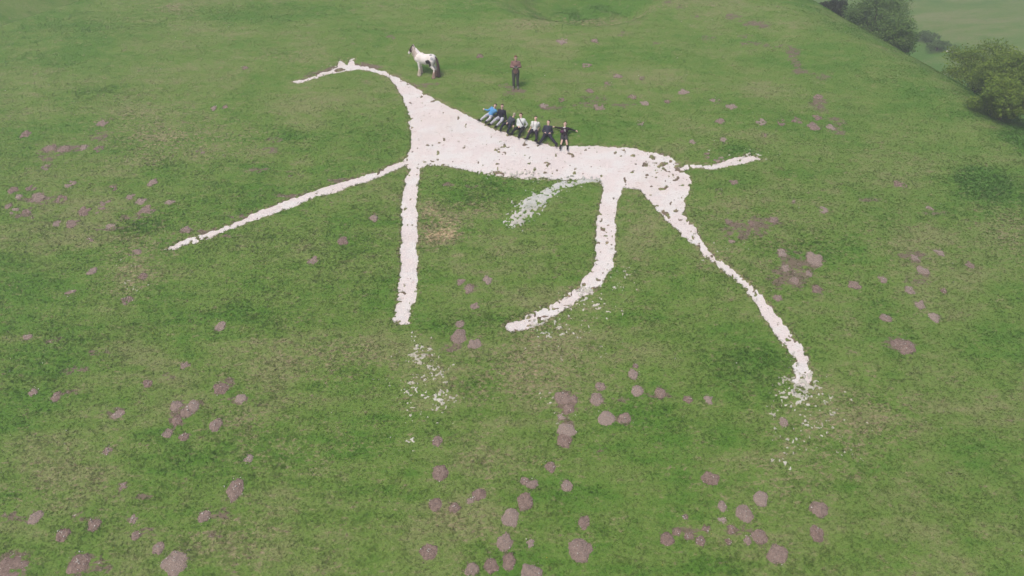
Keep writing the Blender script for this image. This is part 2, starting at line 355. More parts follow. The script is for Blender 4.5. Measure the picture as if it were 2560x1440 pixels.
# worn scuffs in the turf (px, py, rx, ry)
SCUFF = [(820,171,24,5),(790,180,22,5),(765,189,18,4),(910,158,22,4),(945,165,24,4),(1000,188,20,5),(500,578,50,6),(600,540,60,6),(720,490,60,5),(840,450,50,4),(560,590,60,5),(1981,128,22,14),(1988,156,18,16),(2056,191,22,12),(2000,180,26,8),(1769,95,26,7),(1862,90,24,7),(1831,41,30,10),(1880,60,36,8),(1900,62,26,8),(1870,108,40,5),(1930,115,30,6),(1740,40,18,6),(1700,20,16,5),(1670,5,20,5),(1640,110,16,5),(1560,85,26,7),(1265,214,26,6),(1300,226,22,5),(1275,232,30,8),(974,92,12,5),(985,96,8,3),(2044,255,30,10),(2050,270,20,10),(2090,300,30,14),(2100,330,20,14),(1490,245,40,9),(1460,262,30,8),(1380,270,40,8),(1560,262,40,8),(1120,460,20,6),(1180,465,20,6),
 (115,395,40,12),(140,372,50,10),(250,340,30,18),(200,370,30,8),(330,545,40,12),(270,570,40,10),(90,500,60,14),(60,540,40,10),(640,425,40,8),(690,350,30,8),(680,375,30,10),(720,440,20,6),(130,850,30,12),(250,880,30,14),(190,925,40,16),(180,980,30,10),(420,940,26,10),(480,1010,34,12),(445,1045,26,26),(330,1290,40,10),(240,1410,60,30),(200,1290,30,14),(370,1330,30,14),(30,1290,50,20),(20,1430,70,40),(300,1235,26,8),(360,1240,30,10),(560,1290,30,20),(530,1340,30,14),(600,1000,50,10),(570,955,20,16),(270,1030,26,16),
 (1500,1120,20,12),(1420,1020,30,50),(1700,1330,60,12),(1850,1330,50,14),(2280,640,50,20),(2300,700,40,20),(2180,500,40,8),(2330,530,40,10),(1900,560,60,20),(1850,580,60,26),(1990,660,50,40),(1960,700,50,30),(2240,860,44,14),(1180,720,30,10),(1130,870,30,14),(1540,1000,30,10),(1640,990,50,8),(1560,1050,30,10),(900,170,40,8),(1050,215,60,8)]
DRY = [(2330,70,60,30,.25),(2400,100,80,20,.25),(2500,60,90,16,.2),(2390,185,50,5,.5),(2330,150,40,5,.5),(2440,30,60,8,.2),(2390,50,60,10,.2),(1110,560,60,40,.66),(1075,520,26,24,.6),(1080,600,40,26,.6),(1130,590,40,16,.5),(1200,520,60,40,.35),(1350,870,170,70,.35),(1300,960,160,60,.45),(1150,1300,90,60,.35),(1240,1150,110,50,.35),(700,900,140,60,.3),(600,1050,120,60,.3),(560,1350,140,70,.35),(150,1200,150,60,.3),(340,300,120,60,.25),(400,350,90,30,.45),(350,400,70,20,.35),(560,350,150,50,.3),(900,880,100,50,.35),(2150,1060,160,80,.35),(2200,1000,120,60,.2),(1800,520,90,60,.15),(1600,560,40,120,.2),(340,600,90,50,.35),(330,690,60,60,.45),(430,20,60,12,.5),(700,140,100,20,.3),(1500,55,240,12,.55),(1330,60,60,16,.5),(1960,620,180,120,.2),(2290,600,160,60,.2),(2520,580,60,90,.4),(1980,1190,200,80,.25),(740,1130,160,60,.25)]
LUSHS = [(2540,290,60,14,1.4),(2300,150,40,14,1.2),(2350,180,50,14,1.0),(2400,210,50,14,1.2),(2270,60,30,60,1.0),(2340,110,60,12,1.2),(2400,120,60,14,1.0),(2520,20,80,10,.5),(2440,8,60,6,.5),(1210,460,110,24,.7),(1170,500,100,30,.6),(1350,640,120,60,.35),(1230,800,140,30,.8),(1090,560,20,20,.2),(950,720,40,60,.3),(250,230,110,24,1.0),(230,70,160,26,.9),(100,150,130,24,.6),(560,40,180,20,.6),(660,20,160,16,.7),(420,420,60,30,.5),(820,640,160,70,.5),(640,790,140,50,.5),(180,860,150,50,.5),(90,940,90,50,.4),(960,350,80,50,.5),(740,340,60,16,.8),(860,310,60,20,.6),(1500,20,150,22,1.0),(1450,50,60,10,.8),(1850,905,120,50,.8),(1900,960,90,50,.7),(1660,1060,140,50,.5),(1800,1420,120,40,.7),(2050,1410,120,40,.8),(2480,470,100,60,1.2),(2440,440,60,40,.9),(1880,700,60,30,.4),(1160,960,50,20,.9),(1100,1060,60,40,.4),(250,1330,70,30,.4),(520,1150,160,50,.4),(320,560,70,30,.6),(380,560,60,26,.7),(620,600,140,30,.5),(930,520,80,40,.3),(2000,620,120,60,.4),(1860,380,80,16,.9),(1820,360,60,20,.7),(1400,1270,60,60,.4),(1600,800,90,60,.4),(1520,1320,80,60,.3),(2130,70,100,16,.8),(2250,170,110,20,.8),(2330,230,110,20,.7),(2430,290,100,18,1.0),(2520,340,60,18,1.0),(2200,200,60,10,.8),(560,500,120,30,.3),(60,600,60,20,.3),(1200,1350,60,40,.3),(2380,1240,140,80,.35)]
def blobs(L):
    out = []
    for s in L:
        w = P(s[0], s[1]); k = pxpm(w); wx = s[2] / k; wy = abs(P(s[0], s[1] - s[3] * .5).y - P(s[0], s[1] + s[3] * .5).y)
        out.append((w.x, w.y, wx, max(wy, .12), s[4] if len(s) > 4 else .75))
    return out
BD, BS, BL = blobs(DRY), blobs(SCUFF), blobs(LUSHS)
MW = []; OG = [.9 if (py < 380 or (px < 420 and py < 760) or (px > 1750 and py < 620)) and (px * 7 + py) % 5 else (.4 if py < 780 or wd < 24 else .1) for px, py, wd in MOLE]
for (a, b_, wd) in MOLE:
    w = P(a, b_ + wd * .12); MW.append((w.x, w.y, wd / pxpm(w) / 2))
def acc(B, x, y):
    r = np.zeros_like(x)
    for cx, cy, wx, wy, am in B:
        m = (np.abs(x - cx) < 2.6 * wx) & (np.abs(y - cy) < 2.6 * wy)
        if m.any(): r[m] += am * np.exp(-((x[m] - cx) / wx) ** 2 - ((y[m] - cy) / wy) ** 2)
    return np.clip(r, 0, 1.4)
def mole_mask(x, y, grow=1.0, k=1.0):
    r = np.zeros_like(x)
    for (cx, cy, rr), og in zip(MW, OG):
        R_ = rr * 1.9 * grow; m = (np.abs(x - cx) < R_) & (np.abs(y - cy) < R_)
        if m.any(): r[m] = np.maximum(r[m], (1 - k * .62 * og) * np.exp(-(((x[m] - cx) ** 2 + (y[m] - cy) ** 2) / (rr * rr * grow * grow)) ** 1.4))
    return r
def wear(x, y, f):
    sd = LAST['sd'].reshape(x.shape); isl = (sd > .10) * (f < .03)
    edge = np.exp(-((f + .04) / .11) ** 2) * (f > -.6)
    dirt = np.clip(acc(BS, x, y) * 1.05 + .62 * mole_mask(x, y, 1.15, .7) + .46 * edge * vnoise(x / .5, y / .5, 91) + .75 * (f > .0) + .42 * isl, 0, 1.2)
    dry = np.clip(acc(BD, x, y) + .35 * edge + .25 * np.clip(spill_d(x, y), 0, 1) + .45 * isl, 0, 1)
    lush = np.clip(acc(BL, x, y) * .78, 0, 1.0)
    return dirt, dry, lush
def add_wear(me, x, y, f):
    d, dr, lu = wear(x, y, f)
    a = me.attributes.new('wear', 'FLOAT_COLOR', 'POINT')
    c = np.stack([d, dr, lu, np.ones_like(d)], 1).astype(np.float32); a.data.foreach_set('color', c.ravel())

# ------------------------------------------------------------------ ground sheet
def axis(segs):
    out = [segs[0][0]]
    for a, b_, st in segs:
        n = max(1, int(round((b_ - a) / st))); out += list(np.linspace(a, b_, n + 1)[1:])
    return np.array(out)
allw = np.concatenate(list(WP.values())); X0, X1 = allw[:, 0].min() - .8, allw[:, 0].max() + .8; Y0, Y1 = allw[:, 1].min() - .8, allw[:, 1].max() + .8
print('FIGURE', X0, X1, Y0, Y1, 'top', on_plane(1280, 0), 'bottom', on_plane(1280, 1440), 'ridge', RA, RB)
ax = axis([(-420, -120, 20), (-120, -45, 3), (-45, X0, .22), (X0, X1, .075), (X1, 45, .22), (45, 140, 1.5), (140, 480, 15)])
ay = axis([(-200, -20, 12), (-20, 10, 2), (10, Y0, .18), (Y0, Y1, .075), (Y1, 60, .22), (60, 150, 1.5), (150, 520, 15)])
XX, YY = np.meshgrid(ax, ay); ZZ = ground(XX, YY); FF = chalk_f(XX, YY)
ZZ = ZZ - .11 * sstep(-.09, .09, FF)
nx, ny = len(ax), len(ay); idx = np.arange(nx * ny).reshape(ny, nx)
quads = np.stack([idx[:-1, :-1], idx[:-1, 1:], idx[1:, 1:], idx[1:, :-1]], -1).reshape(-1, 4)
me = mesh_np('hillside', np.stack([XX, YY, ZZ], -1).reshape(-1, 3), quads, m_ground)
add_wear(me, XX.ravel(), YY.ravel(), FF.ravel())
tag(obj('hillside', me), 'grazed green downland hillside', kind='structure')
print('ground verts', nx * ny)

# ------------------------------------------------------------------ chalk sheet
hx0 = WP['trunk'].mean(0)
org = Vector((hx0[0], hx0[1], G(*hx0)))
fig = empty('chalk_horse', org, 'large white chalk horse figure cut into the green hillside', 'hill figure')
cs = .045
cx_ = np.arange(X0, X1, cs); cy_ = np.arange(Y0, Y1, cs)
CX, CY = np.meshgrid(cx_, cy_); CF, CW = chalk_f(CX, CY, True)
CZ = ground(CX, CY) - .055 + .022 * (fbm(CX / .3, CY / .25, 95, 2) - .5) + .014 * (vnoise(CX / .09, CY / .09, 97) - .5)
ci = np.arange(CX.size).reshape(CX.shape)
cq = np.stack([ci[:-1, :-1], ci[:-1, 1:], ci[1:, 1:], ci[1:, :-1]], -1).reshape(-1, 4)
keep = CF.ravel()[cq].max(1) > -.07
which = CW.ravel()[cq[:, 0]]
cv = np.stack([CX, CY, CZ], -1).reshape(-1, 3)
def submesh(name, V, Q, mat, origin):
    u, inv = np.unique(Q, return_inverse=True)
    return mesh_np(name, V[u] - np.array(origin), inv.reshape(Q.shape), mat)
labels = {'head_and_neck': 'arched neck tapering to a thin muzzle', 'leg': 'foremost leg reaching left', 'leg.b': 'straight upright front leg', 'leg.c': 'hooked hind leg bending left', 'leg.d': 'long rearmost leg trailing right', 'ear': 'left ear', 'ear.b': 'right ear'}
for i, k in enumerate(WP):
    Q = cq[keep & (which == i)]
    if len(Q):
        o = obj(k.split('.')[0], submesh(k.split('.')[0], cv, Q, m_chalk, org), fig)
        if k in labels: o['label'] = labels[k]
# whitened, faded streak below the belly
bx0, bx1, by0, by1 = WF[:, 0].min() - .3, WF[:, 0].max() + .3, WF[:, 1].min() - .3, WF[:, 1].max() + .3
def patch(x0, x1, y0, y1, st):
    a, b_ = np.meshgrid(np.arange(x0, x1, st), np.arange(y0, y1, st)); return a, b_
fx, fy = patch(bx0, bx1, by0, by1, .035)
ff = sdf(WF, fx, fy)
n = .55 * vnoise(fx / .13, fy / .11, 101) + .45 * vnoise(fx / .06, fy / .06, 102)
fn = (n - .455 + .33 * np.clip(ff, -1, .4) - .22 * (ff < 0)) * .35
fz = ground(fx, fy) + np.clip(fn, -.04, .035)
fi = np.arange(fx.size).reshape(fx.shape); fq = np.stack([fi[:-1, :-1], fi[:-1, 1:], fi[1:, 1:], fi[1:, :-1]], -1).reshape(-1, 4)
kp = fn.ravel()[fq].max(1) > -.005
o = obj('faded_streak', submesh('faded_streak', np.stack([fx, fy, fz], -1).reshape(-1, 3), fq[kp], m_faint, org), fig)
o['label'] = 'faded whitish curved streak below the belly'
# rubble washed down off the feet: one countless mass
VV, QQ, off = [], [], 0
for (a, b_, rx, ry, dn) in SW:
    gx, gy = patch(a - 1.7 * rx, a + 1.7 * rx, b_ - 1.7 * ry, b_ + 1.7 * ry, .03)
    gx = np.round(gx / .03) * .03; gy = np.round(gy / .03) * .03
    de = dn * np.exp(-(((gx - a) / rx) ** 2 + ((gy - b_) / ry) ** 2))
    n = .42 * vnoise(gx / .13, gy / .10, 111) + .40 * vnoise(gx / .06, gy / .055, 112) + .18 * vnoise(gx / .5, gy / .45, 113)
    fn = (n - (.825 - .32 * de)) * .4; fn = np.where(de < .04, -1, fn)
    gz = ground(gx, gy) + np.clip(fn, -.02, .022) - .004
    gi = np.arange(gx.size).reshape(gx.shape)
    if min(gx.shape) < 2: continue
    gq = np.stack([gi[:-1, :-1], gi[:-1, 1:], gi[1:, 1:], gi[1:, :-1]], -1).reshape(-1, 4)
    gq = gq[fn.ravel()[gq].max(1) > 0]
    VV.append(np.stack([gx, gy, gz + .0006 * (off % 7)], -1).reshape(-1, 3)); QQ.append(gq + off); off += gx.size
o = obj('chalk_rubble', submesh('chalk_rubble', np.concatenate(VV), np.concatenate(QQ), m_rubble, (0, 0, 0)))
tag(o, 'crumbs of chalk washed into the grass below the white legs', 'chalk rubble', kind='stuff')

# ------------------------------------------------------------------ molehills
LM = [('the standing man', 1288, 200), ('the piebald horse', 1065, 165), ('the muzzle of the chalk horse', 740, 205), ('the tip of the foremost chalk leg', 425, 618), ('the foot of the straight chalk leg', 1005, 805), ('the toe of the hooked chalk leg', 1270, 815), ('the foot of the rearmost chalk leg', 2010, 950), ('the tip of the chalk tail', 1900, 395), ('the chalk rump', 1725, 460), ('the row of boys', 1430, 340), ('the lower left corner', 0, 1440), ('the lower right corner', 2560, 1440), ('the bottom edge centre', 1280, 1440), ('the left edge', 0, 500), ('the green gully on the right', 2460, 470), ('the bend of the rearmost chalk leg', 1850, 700)]
used = {}
def direction(dx, dy):
    a = math.degrees(math.atan2(-dy, dx)) % 360
    return ['right of', 'above and right of', 'above', 'above and left of', 'left of', 'below and left of', 'below', 'below and right of'][int(((a + 22.5) % 360) // 45)]
SPECIAL = {(1450,1369): 'very wide low molehill with a dark dished middle near the bottom centre', (436,1400): 'broad dark molehill strewn with white flints near the lower left', (26,1416): 'largest dark bare mound filling the lower left corner', (588,1219): 'dark double-lobed molehill alone in grass left of centre bottom', (2258,859): 'long flattened molehill alone on the right-hand slope', (1416,1071): 'pale top half of a double molehill below the hooked leg', (1411,1097): 'pale bottom half of a double molehill below the hooked leg', (1147,837): 'large pale molehill below right of the straight chalk foot', (1407,991): 'pale crumbly molehill topping a chain below the hooked leg'}
DW = ['hard by', 'one stride', 'two strides', 'a few strides', 'several strides', 'a good way', 'far', 'very far']
def mole_label(px, py, wd):
    if (px, py) in SPECIAL: return SPECIAL[(px, py)]
    size = 'tiny' if wd < 17 else 'small' if wd < 23 else 'middling' if wd < 30 else 'large' if wd < 38 else 'huge'
    c = sorted(LM, key=lambda l: (l[1] - px) ** 2 + (l[2] - py) ** 2)
    for (nm, x, y) in c[:6]:
        dx, dy = px - x, py - y
        m = math.hypot(dx, dy) / pxpm(P(px, py))
        words = ['half', 'one', 'two', 'three', 'four', 'five', 'six', 'seven', 'eight', 'nine', 'ten', 'eleven', 'twelve', 'thirteen', 'fourteen', 'fifteen', 'sixteen']
        d = words[min(16, int(round(m)))]
        s = f'{size} molehill {d} metre{"s" if m >= 1.5 else ""} {direction(dx, dy)} {nm}'
        if s not in used: used[s] = 1; return s
    s = f'{size} molehill near another {direction(px - c[0][1], py - c[0][2])} {c[0][0]}'
    used[s] = 1; return s
PV, PF = [], []
def dome(cx, cy, r, seed, flat=1.0, og=0):
    rr = np.random.default_rng(seed); ns, nr = 30, 9
    ph = rr.uniform(0, 6.28, 4); am = rr.uniform(.02, .07, 4) * (1 + 1.2 * (og > .3) + 1.0 * (r > .42)); el = rr.uniform(.92, 1.10)
    V = []; H = r * rr.uniform(.15, .25) * flat
    tops = rr.uniform(-.2, .2, 2)
    for k in range(nr + 1):
        t = k / nr
        for s_ in range(ns):
            a = 2 * math.pi * s_ / ns
            rad = r * t * 1.14 * (1 + .07 * rr.normal() * t ** 3) * (1 + sum(am[i] * math.sin((i + 2) * a + ph[i]) for i in range(4)))
            x = cx + rad * math.cos(a) * el + tops[0] * r * (1 - t) * .5; y = cy + rad * math.sin(a) / el + tops[1] * r * (1 - t) * .5
            V.append((x, y, t))
    V = np.array(V); x, y, t = V.T
    prof = (1 - t ** 2) ** 1.3
    z = ground(x, y) + H * prof + .024 * (vnoise(x / .07, y / .07, seed) - .4) * (t < .95) + .03 * (vnoise(x / .17, y / .17, seed + 3) - .5) - .035 * sstep(.8, 1, t)
    if og > .8: z = z - .004 + .080 * (vnoise(x / .19, y / .12, seed + 9) - .45)
    elif r > .42: z = z - .02 + .07 * (vnoise(x / .2, y / .16, seed + 9) - .4)
    V = np.stack([x, y, z], 1); F = []
    for k in range(nr):
        for s_ in range(ns):
            F.append((k * ns + s_, k * ns + (s_ + 1) % ns, (k + 1) * ns + (s_ + 1) % ns, (k + 1) * ns + s_))
    return V, np.array(F)
def clod(c, s, rr):
    v = np.array([(1, 0, 0), (-1, 0, 0), (0, 1, 0), (0, -1, 0), (0, 0, 1), (0, 0, -.6)]) * s * rr.uniform(.7, 1.3, (6, 3)) + c
    return v, [(0, 2, 4), (2, 1, 4), (1, 3, 4), (3, 0, 4), (2, 0, 5), (1, 2, 5), (3, 1, 5), (0, 3, 5)]
for i, ((cx, cy, r), (px, py, wd)) in enumerate(zip(MW, MOLE)):
    flat = 1.0 - .75 * OG[i]
    if wd > 60: flat = .35
    V, F = dome(cx, cy, r, 500 + i, flat, OG[i])
    rr = np.random.default_rng(900 + i); tr = []; vs = [V]; nb = len(V)
    for k in range(int(10 + r * 60)):
        a = rr.uniform(0, 6.28); rd = r * rr.uniform(.75, 1.35); x = cx + rd * math.cos(a); y = cy + rd * math.sin(a)
        cv_, cf = clod(np.array([x, y, G(x, y) + .012 + max(0, 1.1 * r - rd) * .2]), rr.uniform(.008, .022), rr)
        vs.append(cv_); tr += [tuple(q_ + nb for q_ in t) for t in cf]; nb += 6
    g0 = np.array([cx, cy, G(cx, cy)])
    me = bpy.data.meshes.new('molehill'); me.from_pydata([tuple(v) for v in (np.concatenate(vs) - g0)], [], [tuple(map(int, f)) for f in F] + tr)
    me.materials.append(m_soil)
    for p_ in me.polygons[:len(F)]: p_.use_smooth = True
    o = obj('molehill', me); o.location = g0
    tag(o, mole_label(px, py, wd), 'molehill', 'molehills dotted over the grazed slope')
# white flecks: pebbles by the molehills and strewn about
def pebbles(name, pts, smin, smax, mat, label, cat, seed):
    rr = np.random.default_rng(seed); n = len(pts)
    base = np.array([(1, 0, 0), (-1, 0, 0), (0, 1, 0), (0, -1, 0), (0, 0, .8), (0, 0, -.6)])
    tri = np.array([(0, 2, 4), (2, 1, 4), (1, 3, 4), (3, 0, 4), (2, 0, 5), (1, 2, 5), (3, 1, 5), (0, 3, 5)])
    s = (smin * (smax / smin) ** (rr.uniform(0, 1, n) ** 2))[:, None, None]
    V = base[None] * s * rr.uniform(.6, 1.4, (n, 6, 3)) + np.asarray(pts)[:, None, :]
    F = tri[None] + (np.arange(n) * 6)[:, None, None]
    o = obj(name, mesh_np(name, V.reshape(-1, 3), F.reshape(-1, 3), mat, False)); return tag(o, label, cat, kind='stuff')
pts = []
for (cx, cy, r), (px, py, wd) in zip(MW, MOLE):
    k = int(rng.integers(2, 8) * (2.2 if px < 700 and py > 900 else 1) * (2.5 if wd > 45 else 1))
    if py < 780: k = k // 2
    a = rng.uniform(0, 6.28, k); rd = r * rng.uniform(.0, 1.3, k)
    pts += [(cx + rd[j] * math.cos(a[j]), cy + rd[j] * math.sin(a[j]), .03 + max(0, (1 - (rd[j] / r / 1.1) ** 1.7)) * r * .28) for j in range(k)]
N = 1100
sx = rng.uniform(-36, 32, N); sy = 13.5 + 35 * rng.uniform(0, 1, N) ** .8
m = vnoise(sx / 3, sy / 3, 5) > .45; pts += [(a, b_, .045) for a, b_ in zip(sx[m], sy[m])]
pts = np.array(pts); pts[:, 2] += ground(pts[:, 0], pts[:, 1])
pebbles('chalk_pebbles', pts, .009, .030, m_stone, 'white chalk and flint pebbles strewn over molehills and turf', 'pebbles', 3)
fl = np.stack([rng.uniform(-20, 16, 130), rng.uniform(14, 32, 130)], 1)
fl = np.concatenate([fl, (ground(fl[:, 0], fl[:, 1]) + .08)[:, None]], 1)
pebbles('buttercups', fl, .010, .018, plain('buttercup_petal', (.65, .50, .03)), 'tiny yellow buttercup heads dotted through the grass', 'flowers', 4)

# ------------------------------------------------------------------ grass blades (geometry nodes, countless)
def grass_points():
    N = 640000
    y = 12.5 + (62 - 12.5) * rng.uniform(0, 1, N) ** .9
    hw = (y * cp - (Z0 + SL * y) * sp_) * .80 + 1.5
    x = rng.uniform(-1, 1, N) * hw
    d = (x - RB[0]) * rnor[0] + (y - RB[1]) * rnor[1]
    f = chalk_f(x, y)
    mm = mole_mask(x, y, .95)
    di, dr, lu = wear(x, y, f); isl = (LAST['sd'] > .10)
    keep = (~isl | (rng.uniform(0, 1, N) < .35)) & (d < 6) & ((f < -.005) | (rng.uniform(0, 1, N) < .006)) & (mm < rng.uniform(.3, 1.05, N)) & (di < rng.uniform(.3, 1.3, N))
    keep &= rng.uniform(0, 1, N) > .35 * spill_d(x, y)
    keep &= ~((sdf(WF, x, y) > -.02) & (rng.uniform(0, 1, N) < .55))
    x, y, f, di, dr, lu = [q_[keep] for q_ in (x, y, f, di, dr, lu)]
    return x, y, ground(x, y) - .004, di, dr, lu
gx, gy, gz, di, dr, lu = grass_points()
print('tufts', len(gx))
me = bpy.data.meshes.new('grass'); me.vertices.add(len(gx)); me.vertices.foreach_set('co', np.stack([gx, gy, gz], 1).astype(np.float32).ravel())
a = me.attributes.new('wear', 'FLOAT_COLOR', 'POINT'); a.data.foreach_set('color', np.stack([di * .5, dr, lu, np.ones_like(di)], 1).astype(np.float32).ravel())
a = me.attributes.new('tint', 'FLOAT', 'POINT'); a.data.foreach_set('value', rng.uniform(0, 1, len(gx)).astype(np.float32))
clump = vnoise(gx / .5, gy / .35, 131)
sc = (.55 + .55 * rng.uniform(0, 1, len(gx))) * (.60 + .45 * clump + .55 * lu + .25 * dr) * (1 - .30 * sstep(28, 42, gy))
a = me.attributes.new('size', 'FLOAT', 'POINT'); a.data.foreach_set('value', sc.astype(np.float32))
rot = np.stack([rng.normal(-.1, .38, len(gx)), rng.normal(.1, .38, len(gx)), rng.uniform(0, 6.28, len(gx))], 1)
a = me.attributes.new('turn', 'FLOAT_VECTOR', 'POINT'); a.data.foreach_set('vector', rot.astype(np.float32).ravel())
go = obj('grass', me); tag(go, 'short grazed grass covering the hillside', 'grass', kind='stuff')
ng = bpy.data.node_groups.new('grass_blades', 'GeometryNodeTree')
ng.interface.new_socket('Geometry', in_out='INPUT', socket_type='NodeSocketGeometry'); ng.interface.new_socket('Geometry', in_out='OUTPUT', socket_type='NodeSocketGeometry')
gi_ = ng.nodes.new('NodeGroupInput'); go_ = ng.nodes.new('NodeGroupOutput'); jn = ng.nodes.new('GeometryNodeJoinGeometry')
for (dx, dy, rx, ry, h, w) in [(0, 0, .4, .3, .055, .0065), (.025, .01, 1.1, .3, .055, .006), (-.02, .02, -.8, .8, .055, .006), (.01, -.03, .5, -1.1, .05, .0065), (-.03, -.015, -1.1, -.5, .052, .006), (.035, -.02, .2, 1.2, .05, .006), (-.005, .038, -1.2, .1, .048, .006), (.045, .03, .9, .9, .045, .0055), (-.045, .02, -.9, -1.0, .045, .0055)]:
    cn = ng.nodes.new('GeometryNodeMeshCone'); cn.inputs['Vertices'].default_value = 3; cn.inputs['Radius Top'].default_value = .0012; cn.inputs['Radius Bottom'].default_value = w; cn.inputs['Depth'].default_value = h
    tr = ng.nodes.new('GeometryNodeTransform'); tr.inputs['Translation'].default_value = (dx, dy, 0); tr.inputs['Rotation'].default_value = (rx, ry, 0)
    ng.links.new(cn.outputs[0], tr.inputs[0]); ng.links.new(tr.outputs[0], jn.inputs[0])
sm = ng.nodes.new('GeometryNodeSetMaterial'); sm.inputs['Material'].default_value = m_blade
ng.links.new(jn.outputs[0], sm.inputs[0])
ip = ng.nodes.new('GeometryNodeInstanceOnPoints'); ng.links.new(gi_.outputs[0], ip.inputs['Points']); ng.links.new(sm.outputs[0], ip.inputs['Instance'])
at = ng.nodes.new('GeometryNodeInputNamedAttribute'); at.data_type = 'FLOAT'; at.inputs[0].default_value = 'size'
av = ng.nodes.new('GeometryNodeInputNamedAttribute'); av.data_type = 'FLOAT_VECTOR'; av.inputs[0].default_value = 'turn'
ng.links.new(at.outputs[0], ip.inputs['Scale']); ng.links.new(av.outputs[0], ip.inputs['Rotation']); ng.links.new(ip.outputs[0], go_.inputs[0])
md = go.modifiers.new('grass', 'NODES'); md.node_group = ng

# ------------------------------------------------------------------ bodies: overlapping tapered limbs remeshed into one skin
def capsule(bm, a, b_, ra, rb, flat=None, seg=12):
    """tapered limb with round ends; flat=(axis vector, factor) squashes the section"""
    a = Vector(a); b_ = Vector(b_); ax_ = (b_ - a); L = ax_.length
    if L < 1e-5: ax_ = Vector((0, 0, 1e-4)); L = 1e-4
    ax_ = ax_ / L; up = Vector((0, 0, 1)) if abs(ax_.z) < .9 else Vector((0, 1, 0))
    if flat: up = Vector(flat[0]); up = (up - ax_ * up.dot(ax_)).normalized()
    u = ax_.cross(up).normalized(); v = u.cross(ax_).normalized()
    kf = flat[1] if flat else 1.0
    rings = []
    for t, r in [(-ra * .95, ra * .3), (-ra * .7, ra * .71), (-ra * .35, ra * .93), (0, ra), (L, rb), (L + rb * .35, rb * .93), (L + rb * .7, rb * .71), (L + rb * .95, rb * .3)]:
        rings.append([bm.verts.new(a + ax_ * t + u * (r * math.cos(6.2832 * k / seg)) + v * (r * kf * math.sin(6.2832 * k / seg))) for k in range(seg)])
    for i in range(len(rings) - 1):
        for k in range(seg): bm.faces.new((rings[i][k], rings[i][(k + 1) % seg], rings[i + 1][(k + 1) % seg], rings[i + 1][k]))
    bm.faces.new(rings[0][::-1]); bm.faces.new(rings[-1])
def ball(bm, c, r, M=None):
    m = Matrix.Translation(Vector(c)) @ (M.to_4x4() if M else Matrix()) @ Matrix.Diagonal((*((r,) * 3 if isinstance(r, (int, float)) else r), 1))
    bmesh.ops.create_uvsphere(bm, u_segments=14, v_segments=9, radius=1, matrix=m)
def fuse(name, bm, mat, parent, origin, voxel=.014, smooth=3):
    me = bpy.data.meshes.new(name); bm.normal_update(); bmesh.ops.recalc_face_normals(bm, faces=bm.faces); bm.to_mesh(me); bm.free()
    t = bpy.data.objects.new('tmp', me); COL.objects.link(t)
    r = t.modifiers.new('r', 'REMESH'); r.mode = 'VOXEL'; r.voxel_size = voxel
    if smooth: s = t.modifiers.new('s', 'SMOOTH'); s.iterations = smooth; s.factor = .5
    go.hide_viewport = True
    dg = bpy.context.evaluated_depsgraph_get(); dg.update()
    out = bpy.data.meshes.new_from_object(t.evaluated_get(dg)); out.name = name
    go.hide_viewport = False
    bpy.data.objects.remove(t); bpy.data.meshes.remove(me)
    out.transform(Matrix.Translation(-Vector(origin)))
    out.polygons.foreach_set('use_smooth', np.ones(len(out.polygons), bool))
    out.materials.clear()
    for m in (mat if isinstance(mat, list) else [mat]): out.materials.append(m)
    return obj(name, out, parent)
def raw(name, bm, mat, parent, origin, smooth=True):
    me = bpy.data.meshes.new(name); bmesh.ops.recalc_face_normals(bm, faces=bm.faces); bm.to_mesh(me); bm.free()
    me.transform(Matrix.Translation(-Vector(origin))); me.materials.append(mat)
    if smooth: me.polygons.foreach_set('use_smooth', np.ones(len(me.polygons), bool))
    return obj(name, me, parent)
m_skin = plain('skin', (.62, .42, .35), .6, .12, 60); m_eye = plain('eye', (.03, .02, .02), .3, .1)
m_lips = plain('lips', (.40, .18, .15), .6, .1)
def cloth(name, col): return plain(name, col, .9, .22, 22)

